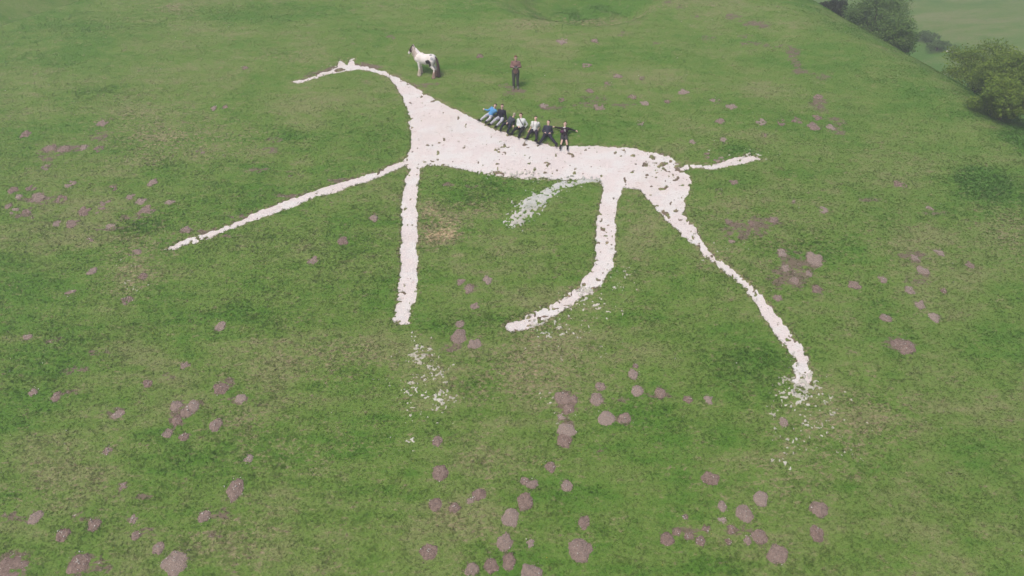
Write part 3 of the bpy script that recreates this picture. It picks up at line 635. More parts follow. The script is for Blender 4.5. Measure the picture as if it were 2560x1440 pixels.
def person(label, J, cfg, group):
    """J: joint name -> world Vector. cfg: colours and garments."""
    org = Vector(J['root']); root = empty('person', org, label, 'person', group)
    s = cfg.get('s', 1.0); ne, pe = J['neck'], J['pelvis']
    up = (ne - pe).normalized(); side = J['side'].normalized(); side = (side - up * side.dot(up)).normalized()  # towards person's left
    fwd = side.cross(up).normalized()
    if fwd.y > 0 and cfg.get('face', 1): fwd = -fwd
    sh = {k: ne - up * .05 * s + side * (.165 * s * q_) for k, q_ in (('l', 1), ('r', -1))}
    hp = {k: pe + side * (.095 * s * q_) for k, q_ in (('l', 1), ('r', -1))}
    hd = J['head']; hup = (hd - ne).normalized()
    look = J.get('look', fwd); look = (look - hup * look.dot(hup)).normalized(); hs = look.cross(hup).normalized()
    HM = Matrix((hs, look, hup)).transposed()
    chest = pe.lerp(ne, .68)
    # body
    bm = bmesh.new()
    def torso(bm, g=0.0, low=0.0):
        capsule(bm, chest + side * .07 * s, chest - side * .07 * s, .105 * s + g, .105 * s + g, (up, 1.25))
        capsule(bm, chest - up * .02, pe + up * .05, .125 * s + g, .115 * s + g, (side, 1.0))
        capsule(bm, pe + side * .06 * s - up * low, pe - side * .06 * s - up * low, .105 * s + g, .105 * s + g)
        capsule(bm, sh['l'], sh['r'], .058 * s + g, .058 * s + g)
        if g: capsule(bm, chest, pe - up * low, .138 * s + g * .5, .132 * s + g * .6, (side, 1.0))
    torso(bm)
    capsule(bm, ne - up * .04, hd - hup * .05, .055 * s, .05 * s)
    ball(bm, hd, (.076 * s, .092 * s, .112 * s), HM)
    capsule(bm, hd - hup * .06 * s + look * .03 * s, hd - hup * .085 * s + look * .055 * s, .045 * s, .035 * s)   # jaw
    capsule(bm, hd + look * .085 * s + hup * .01, hd + look * .112 * s - hup * .022, .010, .017)                   # nose
    for q_ in (1, -1): capsule(bm, hd + hs * .078 * s * q_ + hup * .02, hd + hs * .082 * s * q_ - hup * .03, .014, .011)  # ears
    for k in 'lr':
        el, ha = J['el_' + k], J['ha_' + k]; kn, an, to = J['kn_' + k], J['an_' + k], J['to_' + k]
        capsule(bm, sh[k], el, .048 * s, .038 * s); capsule(bm, el, ha, .037 * s, .026 * s)
        capsule(bm, hp[k], kn, .082 * s, .055 * s); capsule(bm, kn, an, .056 * s, .036 * s); capsule(bm, an, to, .038 * s, .03 * s)
        fd = (ha - el).normalized(); pn = J.get('palm_' + k, fwd); pn = (pn - fd * pn.dot(fd)).normalized(); sd = fd.cross(pn)
        capsule(bm, ha, ha + fd * .06 * s, .034 * s, .038 * s, (pn, .5))
        for qi, (ofs, ln) in enumerate(((-.028, .062), (-.010, .075), (.010, .070), (.028, .055))):
            b0 = ha + fd * .075 * s + sd * ofs * s; b1 = b0 + fd * ln * .55 * s + sd * ofs * .2 - pn * .010; b2 = b1 + fd * ln * .45 * s - pn * .022
            capsule(bm, b0, b1, .0105, .0095, seg=8); capsule(bm, b1, b2, .0095, .008, seg=8)
        t0 = ha + fd * .02 - sd * .03 * s; t1 = t0 + fd * .035 - sd * .028; capsule(bm, t0, t1, .0125, .011, seg=8); capsule(bm, t1, t1 + fd * .03 - sd * .006, .011, .009, seg=8)
    body = fuse('body', bm, m_skin, root, org, .0125, 2)
    # face
    for q_ in (1, -1):
        bm = bmesh.new(); ball(bm, hd + look * .084 * s + hs * .031 * s * q_ + hup * .018 * s, (.013, .008, .008), HM); raw('eye', bm, m_eye, root, org)
    bm = bmesh.new(); ball(bm, hd + look * .087 * s - hup * .052 * s, (.024, .010, .007), HM); raw('mouth', bm, m_lips, root, org)
    # hair
    hb = cfg.get('hair', (.05, .03, .02)); bm = bmesh.new()
    ball(bm, hd + hup * .026 * s - look * .016 * s, (.083 * s, .094 * s, .104 * s), HM)
    for k in range(16):
        a = 6.283 * k / 16; ball(bm, hd + hup * .075 * s + look * (.055 * math.sin(a) - .01) * s + hs * .05 * math.cos(a) * s, .026 * s)
    hair = fuse('hair', bm, cloth('hair', hb), root, org, .014, 1)
    if not cfg.get('full_hair'):   # cut the fringe above the brow
        bm = bmesh.new(); bm.from_mesh(hair.data); c_ = hd - org
        bad = [v for v in bm.verts if (v.co - c_).dot(look) > .03 * s and (v.co - c_).dot(hup) < .048 * s or (v.co - c_).dot(hup) < -.05 * s]
        bmesh.ops.delete(bm, geom=bad, context='VERTS'); bm.to_mesh(hair.data); bm.free()
    # top
    tm = cloth('top', cfg['top']); bm = bmesh.new(); torso(bm, .022, -.03 + cfg.get('hem', .0))
    sl_ = cfg.get('sleeve', 1.0)
    for k in 'lr':
        el, ha = J['el_' + k], J['ha_' + k]
        if sl_ >= 1: capsule(bm, sh[k], el, .066 * s, .056 * s); capsule(bm, el, el.lerp(ha, .93), .055 * s, .040 * s)
        else: capsule(bm, sh[k], sh[k].lerp(el, .62), .066 * s, .062 * s)
    capsule(bm, ne - up * .03, ne + hup * .012, .062 * s, .058 * s)
    if cfg.get('hood'): capsule(bm, ne - fwd * .08 + side * .07, ne - fwd * .08 - side * .07, .055, .055)
    fuse(cfg.get('top_name', 'jacket'), bm, tm, root, org, .018, 3)
    # trousers
    lm_ = cloth('trousers', cfg['legs']); bm = bmesh.new()
    capsule(bm, pe + side * .06 * s, pe - side * .06 * s, .118 * s, .118 * s); capsule(bm, pe, pe + up * .07, .118 * s, .118 * s)
    sho = cfg.get('shorts')
    for k in 'lr':
        kn, an = J['kn_' + k], J['an_' + k]
        if sho: capsule(bm, hp[k], hp[k].lerp(kn, .85), .095 * s, .088 * s)
        else: capsule(bm, hp[k], kn, .108 * s, .078 * s); capsule(bm, kn, kn.lerp(an, .93), .077 * s, .062 * s)
    fuse('shorts' if sho else 'trousers', bm, lm_, root, org, .018, 3)
    if cfg.get('socks'):
        for k in 'lr':
            bm = bmesh.new(); capsule(bm, J['an_' + k], J['an_' + k].lerp(J['kn_' + k], cfg.get('sock_h', .25)), .046 * s, .054 * s); raw('sock', bm, cloth('sock', cfg['socks']), root, org)
    sm_ = cloth('shoe_leather', cfg.get('shoes', (.02, .02, .022))); so_ = cloth('sole', cfg.get('sole', (.05, .05, .05)))
    for k in 'lr':
        an, to = J['an_' + k], J['to_' + k]; d = (to - an).normalized(); e = an + d * .19 * s
        bm = bmesh.new(); capsule(bm, an - d * .045 * s, e, .050 * s, .040 * s); capsule(bm, an, an.lerp(J['kn_' + k], .16), .05 * s, .05 * s)
        sh_o = fuse('shoe', bm, sm_, root, org, .014, 2)
        sn = (an - J['kn_' + k]).normalized(); sn = (sn - d * sn.dot(d)).normalized()
        bm = bmesh.new(); capsule(bm, an - d * .05 * s + sn * .042 * s, e + sn * .036 * s, .046 * s, .042 * s, (sn, .4)); raw('sole', bm, so_, root, org).parent = sh_o
    return root, dict(sh=sh, hp=hp, up=up, side=side, fwd=fwd, chest=chest, org=org, hs=hs, hup=hup, look=look)

# standing man with the drone controller
def lvl(px, py, base, dz, dx=0, dy=0): return base + Vector((dx, dy, dz))
mb = P(1289, 220); K = 1.74 / 1.75
def mv(x, y, z):
    p = mb + Vector((x * K, y * K, 0)); return Vector((p.x, p.y, mb.z + z * K))
gz_ = lambda x, y: G(mb.x + x, mb.y + y) - mb.z
J = dict(root=mb, pelvis=mv(0, 0, .93), neck=mv(0, -.02, 1.47), head=mv(0, -.075, 1.655), side=Vector((1, 0, 0)), look=Vector((0, -1, -.55)),
  el_l=mv(.27, -.05, 1.17), ha_l=mv(.065, -.30, 1.20), el_r=mv(-.27, -.05, 1.17), ha_r=mv(-.065, -.30, 1.20),
  kn_l=mv(.11, -.03, .50), an_l=mv(.12, .03, .10 + gz_(.12, .03)), to_l=mv(.14, -.15, .04 + gz_(.14, -.15)),
  kn_r=mv(-.11, -.05, .49), an_r=mv(-.11, .0, .09 + gz_(-.11, 0)), to_r=mv(-.14, -.19, .04 + gz_(-.14, -.19)), palm_l=Vector((0, 0, 1)), palm_r=Vector((0, 0, 1)))
man, MI = person('man in a brown sweatshirt standing uphill looking down at a controller', J, dict(top=(.23, .135, .12), legs=(.065, .070, .058), hair=(.16, .07, .05), shoes=(.13, .13, .11), top_name='sweatshirt', hem=.06, s=1.09), None)
# the controller he holds
c0 = mv(0, -.40, 1.215); rc = empty('drone_controller', c0, 'small pale drone controller held in the standing man\'s hands', 'controller')
m_ctrl = plain('pale_plastic', (.62, .60, .60), .5, .1); m_scr = plain('phone_glass', (.03, .03, .04), .2, .1)
bm = bmesh.new(); capsule(bm, c0 - Vector((.07, 0, 0)), c0 + Vector((.07, 0, 0)), .038, .038, (Vector((0, 0, 1)), .6)); raw('body', bm, m_ctrl, rc, c0)
for q_ in (1, -1):
    bm = bmesh.new(); capsule(bm, c0 + Vector((.07 * q_, 0, 0)), c0 + Vector((.085 * q_, .07, -.015)), .03, .02); raw('grip', bm, m_ctrl, rc, c0)
    bm = bmesh.new(); capsule(bm, c0 + Vector((.055 * q_, .0, .02)), c0 + Vector((.055 * q_, 0, .05)), .006, .010, seg=8); raw('stick', bm, m_scr, rc, c0)
bm = bmesh.new(); bmesh.ops.create_cube(bm, size=1, matrix=Matrix.Translation(c0 + Vector((0, -.06, .045))) @ Matrix.Rotation(R(50), 4, 'X') @ Matrix.Diagonal((.16, .085, .012, 1))); raw('phone', bm, m_scr, rc, c0, False)

# ------------------------------------------------------------------ the seven boys on the bank
GRP = 'boys lounging in a row along the horse\'s back'
def boy(label, j, cfg):
    J = {}
    for k, v in j.items():
        if k in ('side', 'look'): J[k] = Vector(v)
        else: J[k] = P(*v)
    J['root'] = P(j['pelvis'][0], j['pelvis'][1] + 3, 0)
    L = lambda a, b_: (J[a] - J[b_]).length
    print('%-34s torso %.2f neck %.2f  thigh %.2f %.2f shin %.2f %.2f uarm %.2f %.2f farm %.2f %.2f' % (label[:34], L('neck', 'pelvis'), L('head', 'neck'), L('pelvis', 'kn_l'), L('pelvis', 'kn_r'), L('kn_l', 'an_l'), L('kn_r', 'an_r'), L('neck', 'el_l'), L('neck', 'el_r'), L('el_l', 'ha_l'), L('el_r', 'ha_r')))
    s = cfg.get('s', .93)
    # hold bone lengths to a human body
    def hold(par, ch, ln, tol=.10):
        d = J[ch] - J[par]; l = d.length; t = min(max(l, ln * (1 - tol)), ln * (1 + tol)); J[ch] = J[par] + d * (t / l)
    hv0 = (J['head'] - J['neck']).normalized(); hold('pelvis', 'neck', .50 * s, .10)
    tu = (J['neck'] - J['pelvis']).normalized(); J['head'] = J['neck'] + (hv0 * .5 + tu * .4 + Vector((0, 0, .15))).normalized() * .20 * s
    up = (J['neck'] - J['pelvis']).normalized(); sd = J['side'] - up * J['side'].dot(up); sd.normalize()
    for k, q_ in (('l', 1), ('r', -1)):
        J['s_' + k] = J['neck'] - up * .05 * s + sd * .165 * s * q_; J['h_' + k] = J['pelvis'] + sd * .095 * s * q_
        hold('s_' + k, 'el_' + k, .29 * s); hold('el_' + k, 'ha_' + k, .25 * s); hold('h_' + k, 'kn_' + k, .43 * s); hold('kn_' + k, 'an_' + k, .42 * s)
        g = G(J['an_' + k].x, J['an_' + k].y); J['an_' + k].z = max(J['an_' + k].z, g + .05); J['an_' + k].z = min(J['an_' + k].z, g + .09)
        hold('an_' + k, 'to_' + k, .17 * s, .02)
        for jj in ('ha_', 'el_', 'to_', 'kn_'):
            p_ = J[jj + k]; p_.z = max(p_.z, G(p_.x, p_.y) + .05)
    return person(label, J, cfg, GRP)
D = {}
# viewer's left is the boy's right hand (they face the camera, downhill); side vector = towards +x (boy's left)
SIDE = (1, 0, .02)
D[1] = boy('boy in a bright blue jacket and pale grey trousers, uphill end of the row', dict(pelvis=(1225,288,.13), neck=(1233,276,.36), head=(1234.5,269.5,.50), side=(.9,-.35,-.15), look=(-.2,-1,-.1),
  el_r=(1219,277,.22), ha_r=(1208,272,.20), el_l=(1241,280,.20), ha_l=(1247,284,.10), kn_r=(1212,291,.30), an_r=(1203,299,.07), to_r=(1195,300,.10), kn_l=(1225,296,.30), an_l=(1218,303,.07), to_l=(1213,306,.12)), dict(top=(.10, .30, .58), legs=(.50, .50, .54), hair=(.05, .03, .025), s=.90, hood=1))
D[2] = boy('boy in a navy top and pale grey trousers with black boots, propped on one arm', dict(pelvis=(1252,295,.15), neck=(1254,282.5,.40), head=(1253.5,275,.55), side=(.93,-.3,-.1), look=(-.1,-1,-.1),
  el_r=(1243,287,.22), ha_r=(1236,291,.07), el_l=(1264,290,.26), ha_l=(1266,299,.07), kn_r=(1236,300,.38), an_r=(1227,309,.07), to_r=(1218,311,.12), kn_l=(1253,304,.36), an_l=(1242,314,.07), to_l=(1236,318,.12)), dict(top=(.018, .018, .032), legs=(.47, .47, .53), hair=(.055, .032, .02), s=.96, shoes=(.012, .012, .012)))
D[3] = boy('fair-haired boy in dark grey and navy curled back and turning away', dict(pelvis=(1271,310,.13), neck=(1279,299,.30), head=(1281,293.5,.40), side=(.8,-.5,-.2), look=(.6,.5,.3),
  el_r=(1270,302,.24), ha_r=(1268,306,.28), el_l=(1286,306,.10), ha_l=(1284,312,.06), kn_r=(1258,310,.34), an_r=(1252,322,.07), to_r=(1250,328,.10), kn_l=(1274,317,.28), an_l=(1270,328,.07), to_l=(1270,333,.10)), dict(top=(.055, .060, .078), legs=(.022, .022, .040), hair=(.40, .36, .27), s=.88, socks=(.55, .54, .52), shoes=(.02, .018, .02), full_hair=1))
D[4] = boy('boy in an open white jacket with a dark strap across his chest', dict(pelvis=(1303,319,.15), neck=(1303,303,.44), head=(1301,294,.58), side=(1,-.1,.0), look=(-.8,-.7,-.05),
  el_r=(1293,312,.26), ha_r=(1296,316,.34), el_l=(1318,311,.24), ha_l=(1312,319,.07), kn_r=(1286,322,.38), an_r=(1281,333,.07), to_r=(1270,334,.12), kn_l=(1304,327,.34), an_l=(1299,338,.07), to_l=(1296,344,.10)), dict(top=(.66, .69, .68), legs=(.018, .018, .022), hair=(.06, .022, .016), s=.98, hood=1))
D[5] = boy('boy in a white short-sleeved T-shirt and dark plum trousers leaning back', dict(pelvis=(1336,326,.15), neck=(1338,311,.42), head=(1338.5,303,.56), side=(1,-.1,.0), look=(-.1,-1,-.3),
  el_r=(1327,319,.22), ha_r=(1322,327,.06), el_l=(1349,317,.22), ha_l=(1344,325,.20), kn_r=(1323,333,.32), an_r=(1319,344,.07), to_r=(1310,347,.14), kn_l=(1341,337,.28), an_l=(1341,347,.07), to_l=(1336,352,.12)), dict(top=(.68, .68, .66), legs=(.030, .022, .038), hair=(.055, .025, .02), s=.96, sleeve=.5, top_name='t_shirt'))
D[6] = boy('black-haired boy in a navy sweater lying with hands at his waist', dict(pelvis=(1368,335,.14), neck=(1370,317,.36), head=(1371,309,.48), side=(1,-.1,.0), look=(-.75,-.7,.1),
  el_r=(1358,326,.16), ha_r=(1363,332,.26), el_l=(1380,327,.16), ha_l=(1374,333,.26), kn_r=(1358,345,.24), an_r=(1350,356,.07), to_r=(1344,357,.14), kn_l=(1380,347,.22), an_l=(1391,360,.07), to_l=(1388,366,.12)), dict(top=(.035, .036, .058), legs=(.022, .020, .034), hair=(.012, .010, .012), s=.98, top_name='sweater'))
D[7] = boy('boy in a black hoodie and shorts with arms spread wide, lowest in the row', dict(pelvis=(1410,341,.14), neck=(1412,319,.34), head=(1413,310.5,.46), side=(1,-.05,.0), look=(0,-1,-.1),
  el_r=(1398,320,.22), ha_r=(1386,317,.16), el_l=(1426,323,.18), ha_l=(1439,327,.10), kn_r=(1405,353,.26), an_r=(1402,364,.07), to_r=(1400,371,.12), kn_l=(1416,353,.26), an_l=(1418,365,.07), to_l=(1418,372,.12)), dict(top=(.020, .014, .016), legs=(.045, .042, .048), hair=(.10, .058, .035), s=.98, shorts=1, hood=1, top_name='hoodie', socks=(.03, .03, .03), sock_h=.22, shoes=(.025, .022, .02)))
# details: strap, printed badge, satchel, braces
r4, I4 = D[4]; bm = bmesh.new(); u, s_, f_, c_ = I4['up'], I4['side'], I4['fwd'], I4['chest']
pp = [I4['chest'] + u * .17 - s_ * .09 + f_ * .08, I4['chest'] + u * .04 - s_ * .02 + f_ * .150, I4['chest'] - u * .10 + s_ * .07 + f_ * .155, I4['chest'] - u * .24 + s_ * .14 + f_ * .12]
for a_, b_ in zip(pp[:-1], pp[1:]): capsule(bm, a_, b_, .022, .022, (f_, .35), 8)
raw('strap', bm, cloth('webbing', (.10, .10, .12)), r4, I4['org'])
r5, I5 = D[5]
for q_ in (1, -1):
    bm = bmesh.new(); c_ = I5['chest']; pp = [c_ + I5['up'] * .16 + I5['side'] * .085 * q_ + I5['fwd'] * .07, c_ + I5['side'] * .085 * q_ + I5['fwd'] * .140, c_ - I5['up'] * .22 + I5['side'] * .085 * q_ + I5['fwd'] * .135]
    for a_, b_ in zip(pp[:-1], pp[1:]): capsule(bm, a_, b_, .013, .013, (I5['fwd'], .4), 8)
    raw('brace', bm, cloth('grey_webbing', (.30, .30, .31)), r5, I5['org'])
r7, I7 = D[7]; c_ = I7['chest']; f_ = I7['fwd']; m_print = plain('white_print', (.6, .58, .58), .8, .15)
bm = bmesh.new(); capsule(bm, c_ + f_ * .128 + I7['up'] * .09 - I7['side'] * .06, c_ + f_ * .128 + I7['up'] * .09 + I7['side'] * .05, .034, .030, (f_, .3), 10); raw('chest_print', bm, m_print, r7, I7['org'])
bm = bmesh.new()
for (a_, b_, c2, d2) in [(-.04, -.05, .05, -.05), (0, -.06, 0, -.15), (-.04, -.15, .045, -.17), (.04, -.09, .05, -.13)]:
    capsule(bm, c_ + f_ * .150 + I7['up'] * b_ + I7['side'] * a_, c_ + f_ * .148 + I7['up'] * d2 + I7['side'] * c2, .010, .010, (f_, .35), 8)
raw('lettering', bm, m_print, r7, I7['org'])
bo = c_ - I7['up'] * .20 - I7['side'] * .11 + f_ * .17
bag = empty('satchel', bo, 'dark plum satchel resting on the lap of the boy in black', 'bag')
m_bag = cloth('plum_nylon', (.050, .018, .040)); MB_ = Matrix((I7['side'], I7['up'], f_)).transposed()
bm = bmesh.new(); ball(bm, bo, (.125, .105, .055), MB_); raw('body', bm, m_bag, bag, bo)
bm = bmesh.new(); ball(bm, bo + f_ * .03 + I7['up'] * .01, (.10, .075, .04), MB_); raw('pocket', bm, cloth('plum_pocket', (.09, .03, .07)), bag, bo)
bm = bmesh.new(); capsule(bm, bo + I7['up'] * .08, c_ + I7['up'] * .12 + I7['side'] * .08 + f_ * .13, .016, .016, (f_, .4), 8); raw('strap', bm, m_bag, bag, bo)
bag.location = bo

# ------------------------------------------------------------------ piebald cob
hf, hh_ = P(1046, 184), P(1086, 192)
dirh = (hf - hh_); print('horse stance', dirh.length, dirh)
fw = Vector((dirh.x, dirh.y, 0)).normalized(); mid = (hf + hh_) / 2; mid.z = G(mid.x, mid.y)
lf = Vector((0, 0, 1)).cross(fw)     # horse's left side
pitchz = (hf.z - hh_.z) / dirh.length * .55
HS = .97
def hv(x, y, z, foot=False):
    """x forward, y to the horse's left, z up; stance follows the slope"""
    p = mid + fw * (x * HS) + lf * (y * HS)
    if foot: return Vector((p.x, p.y, G(p.x, p.y) + z * HS))
    return Vector((p.x, p.y, mid.z + z * HS + x * HS * pitchz))
m_coat, nt, b = newmat('piebald_coat'); q = NB(nt); tc = q.n('ShaderNodeTexCoord').outputs['Object']; b.inputs['Roughness'].default_value = .7
nz = q.noise(tc, 7, 3, .6)
c = q.mix(q.ramp(q.noise(tc, 3, 2, .5), .4, .7), (.80, .75, .74), (.72, .66, .63))
def spot(center, rad, scale=(1, 1, 1)):
    mp = q.n('ShaderNodeVectorMath', operation='SUBTRACT'); q.l(tc, mp.inputs[0]); mp.inputs[1].default_value = tuple(center)
    m2 = q.n('ShaderNodeVectorMath', operation='LENGTH'); q.l(mp.outputs[0], m2.inputs[0])
    return q.math('SUBTRACT', 1.0, q.ramp(q.math('ADD', m2.outputs['Value'], q.math('MULTIPLY', q.math('SUBTRACT', nz, .5), rad * .9)), rad * .92, rad * 1.05))
hl = lambda x, y, z: hv(x, y, z) - mid
for cen, rad, col in [(hl(-.30, .27, .80), .17, (.035, .028, .028)), (hl(-.36, .24, .70), .13, (.035, .028, .028)), (hl(-.42, .14, 1.25), .085, (.26, .25, .27)), (hl(-.50, .22, 1.05), .10, (.40, .39, .42)), (hl(.79, .08, 1.52), .22, (.040, .025, .022)), (hl(.87, .09, 1.36), .15, (.055, .033, .028)), (hl(-.35, -.25, .95), .22, (.035, .028, .028))]:
    c = q.mix(spot(cen, rad), c, col)
q.l(c, b.inputs['Base Color'])
hroot = empty('piebald_horse', mid, 'white cob horse with dark face and flank patch standing above the chalk neck', 'horse')
bm = bmesh.new()
capsule(bm, hv(.36, 0, .94), hv(-.02, 0, .90), .27, .285, (Vector((0, 0, 1)), 1.05), 18)
capsule(bm, hv(-.02, 0, .90), hv(-.42, 0, .99), .285, .265, (Vector((0, 0, 1)), 1.03), 18)
capsule(bm, hv(-.45, .10, .98), hv(-.47, -.10, .98), .21, .21)
capsule(bm, hv(.40, 0, 1.08), hv(.20, 0, 1.14), .15, .13)                                    # withers
capsule(bm, hv(.46, .09, .88), hv(.46, -.09, .88), .18, .18)                                  # chest
capsule(bm, hv(.42, 0, 1.02), hv(.66, 0, 1.33), .25, .175, (lf, .68), 14); capsule(bm, hv(.66, 0, 1.32), hv(.73, 0, 1.46), .155, .12, (lf, .65), 14)
HD = [hv(.76, .0, 1.50), hv(.90, .03, 1.33), hv(1.00, .05, 1.17)]
capsule(bm, HD[0], HD[1], .118, .098, (lf, .75)); capsule(bm, HD[1], HD[2], .092, .062, (lf, .85)); ball(bm, hv(1.01, .05, 1.15), .066)
capsule(bm, hv(.80, 0, 1.42), hv(.86, .03, 1.30), .10, .09, (lf, .6))                         # jowl
for s_ in (1, -1):
    capsule(bm, hv(.72, .055 * s_, 1.58), hv(.735, .075 * s_, 1.68), .030, .012, seg=8)       # ears
    capsule(bm, hv(.38, .13 * s_, .80), hv(.37, .13 * s_, .48), .115, .066); capsule(bm, hv(.37, .13 * s_, .48), hv(.36, .13 * s_, .14, True), .062, .046); ball(bm, hv(.37, .13 * s_, .46), .066)
    capsule(bm, hv(.36, .13 * s_, .14, True), hv(.40, .13 * s_, .05, True), .05, .068)
    capsule(bm, hv(-.45, .13 * s_, .88), hv(-.40, .15 * s_, .62), .19, .115); capsule(bm, hv(-.40, .15 * s_, .62), hv(-.59, .14 * s_, .42), .105, .062)
    capsule(bm, hv(-.59, .14 * s_, .43), hv(-.56, .14 * s_, .14, True), .058, .046); capsule(bm, hv(-.56, .14 * s_, .14, True), hv(-.52, .14 * s_, .05, True), .05, .07)
fuse('body', bm, m_coat, hroot, mid, .020, 3)
for s_ in (1, -1):
    bm = bmesh.new(); ball(bm, hv(.855, .082 * s_ + .015, 1.44), .016); raw('eye', bm, m_eye, hroot, mid)
    bm = bmesh.new(); ball(bm, hv(1.045, .035 * s_ + .05, 1.15), .012); raw('nostril', bm, m_eye, hroot, mid)
for x_, s_, hx in ((.37, 1, .415), (.37, -1, .415), (-.55, 1, -.50), (-.55, -1, -.50)):
    yy = (.13 if x_ > 0 else .14) * s_
    bm = bmesh.new(); capsule(bm, hv(hx, yy, .055, True), hv(hx + .02, yy, .02, True), .070, .082, seg=12); raw('hoof', bm, plain('hoof_horn', (.12, .10, .08)), hroot, mid)
def hairlocks(name, locks, mat, smooth=True, r0=.03, r1=.012):
    bm = bmesh.new()
    for pts_ in locks:
        n_ = len(pts_)
        for i in range(n_ - 1):
            a_, b2 = r0 + (r1 - r0) * i / (n_ - 1), r0 + (r1 - r0) * (i + 1) / (n_ - 1)
            capsule(bm, pts_[i], pts_[i + 1], a_, b2, seg=7)
    return raw(name, bm, mat, hroot, mid)
m_mane = plain('pale_mane_hair', (.52, .44, .40), .8, .35, 16); m_tail = plain('dark_tail_hair', (.085, .055, .048), .8, .45, 14); m_fea = plain('feather_hair', (.36, .25, .20), .85, .35, 14); m_fea2 = plain('cream_feather_hair', (.52, .45, .37), .85, .25, 14)
rr = random.Random(4); locks = []
for k in range(46):
    t = k / 45; x_ = .40 + .34 * t; zt = 1.24 + .40 * t - .04 * (1 - t)
    sd = 1 if rr.random() < .8 else -1; w = (.07 + .05 * (1 - t)) * sd
    ln = .40 + .22 * rr.random()
    locks.append([hv(x_, 0, zt + .01), hv(x_ + .015, w * 1.15, zt - .08), hv(x_ + .03 + rr.uniform(-.03, .03), w * 1.35 + .02 * sd, zt - ln * .6), hv(x_ + .05 + rr.uniform(-.05, .05), w * 1.45 + .015 * sd, zt - ln)])
hairlocks('mane', locks, m_mane, r0=.026, r1=.011)
locks = [[hv(.75, 0, 1.62), hv(.83, rr.uniform(-.05, .06), 1.56), hv(.90, rr.uniform(-.06, .08), 1.42 - rr.random() * .06)] for k in range(12)]
hairlocks('forelock', locks, plain('dark_forelock', (.05, .032, .028)), r0=.025, r1=.012)
locks = []
for k in range(60):
    a_ = rr.uniform(0, 6.28); rd = rr.random() ** .5; gx_, gy_ = math.cos(a_) * rd, math.sin(a_) * rd
    locks.append([hv(-.66 + .01 * gx_, .03 * gy_, 1.12), hv(-.75 + .04 * gx_, .055 * gy_, .96), hv(-.79 + .07 * gx_, .085 * gy_, .62), hv(-.80 + .08 * gx_, .095 * gy_, .30), hv(-.79 + .10 * gx_, .11 * gy_, .03 + .06 * rr.random() + (hv(-.8, 0, 0, True).z - hv(-.8, 0, 0).z))])
hairlocks('tail', locks, m_tail, r0=.026, r1=.013)
for x_, s_, top in ((.36, 1, .40), (.36, -1, .40), (-.57, 1, .38), (-.57, -1, .38)):
    yy = (.13 if x_ > 0 else .14) * s_; locks = []
    for k in range(30):
        a_ = 6.283 * k / 30 + rr.uniform(-.1, .1); h0 = top * rr.uniform(.45, 1); flr = rr.uniform(.085, .125)
        locks.append([hv(x_ + .045 * math.cos(a_), yy + .045 * math.sin(a_), h0, True), hv(x_ + .02 + .075 * math.cos(a_), yy + .07 * math.sin(a_), h0 * .5, True), hv(x_ + .035 + flr * math.cos(a_) , yy + flr * math.sin(a_), .025, True)])
    hairlocks('feather', locks, m_fea if x_ < 0 else m_fea2, r0=.020, r1=.015)

# ------------------------------------------------------------------ hawthorns in the coombe
def leafmat(name, a, b_):
    m, nt, bs = newmat(name); q = NB(nt); pos = q.n('ShaderNodeNewGeometry').outputs['Position']
    at_ = q.n('ShaderNodeAttribute', attribute_name='leaf').outputs['Fac']
    q.l(q.mix(q.math('ADD', q.math('MULTIPLY', at_, .7), q.math('MULTIPLY', q.noise(pos, .9, 3, .6), .4), clamp=True), a, b_), bs.inputs['Base Color']); bs.inputs['Roughness'].default_value = .6
    tl = q.n('ShaderNodeBsdfTranslucent'); q.l(bs.inputs['Base Color'].links[0].from_socket, tl.inputs['Color']); ms = q.n('ShaderNodeMixShader'); ms.inputs[0].default_value = .5
    q.l(bs.outputs[0], ms.inputs[1]); q.l(tl.outputs[0], ms.inputs[2]); q.l(ms.outputs[0], nt.nodes['Material Output'].inputs['Surface'])
    return m
m_bark = plain('bark', (.09, .075, .06), .95, .4, 8)
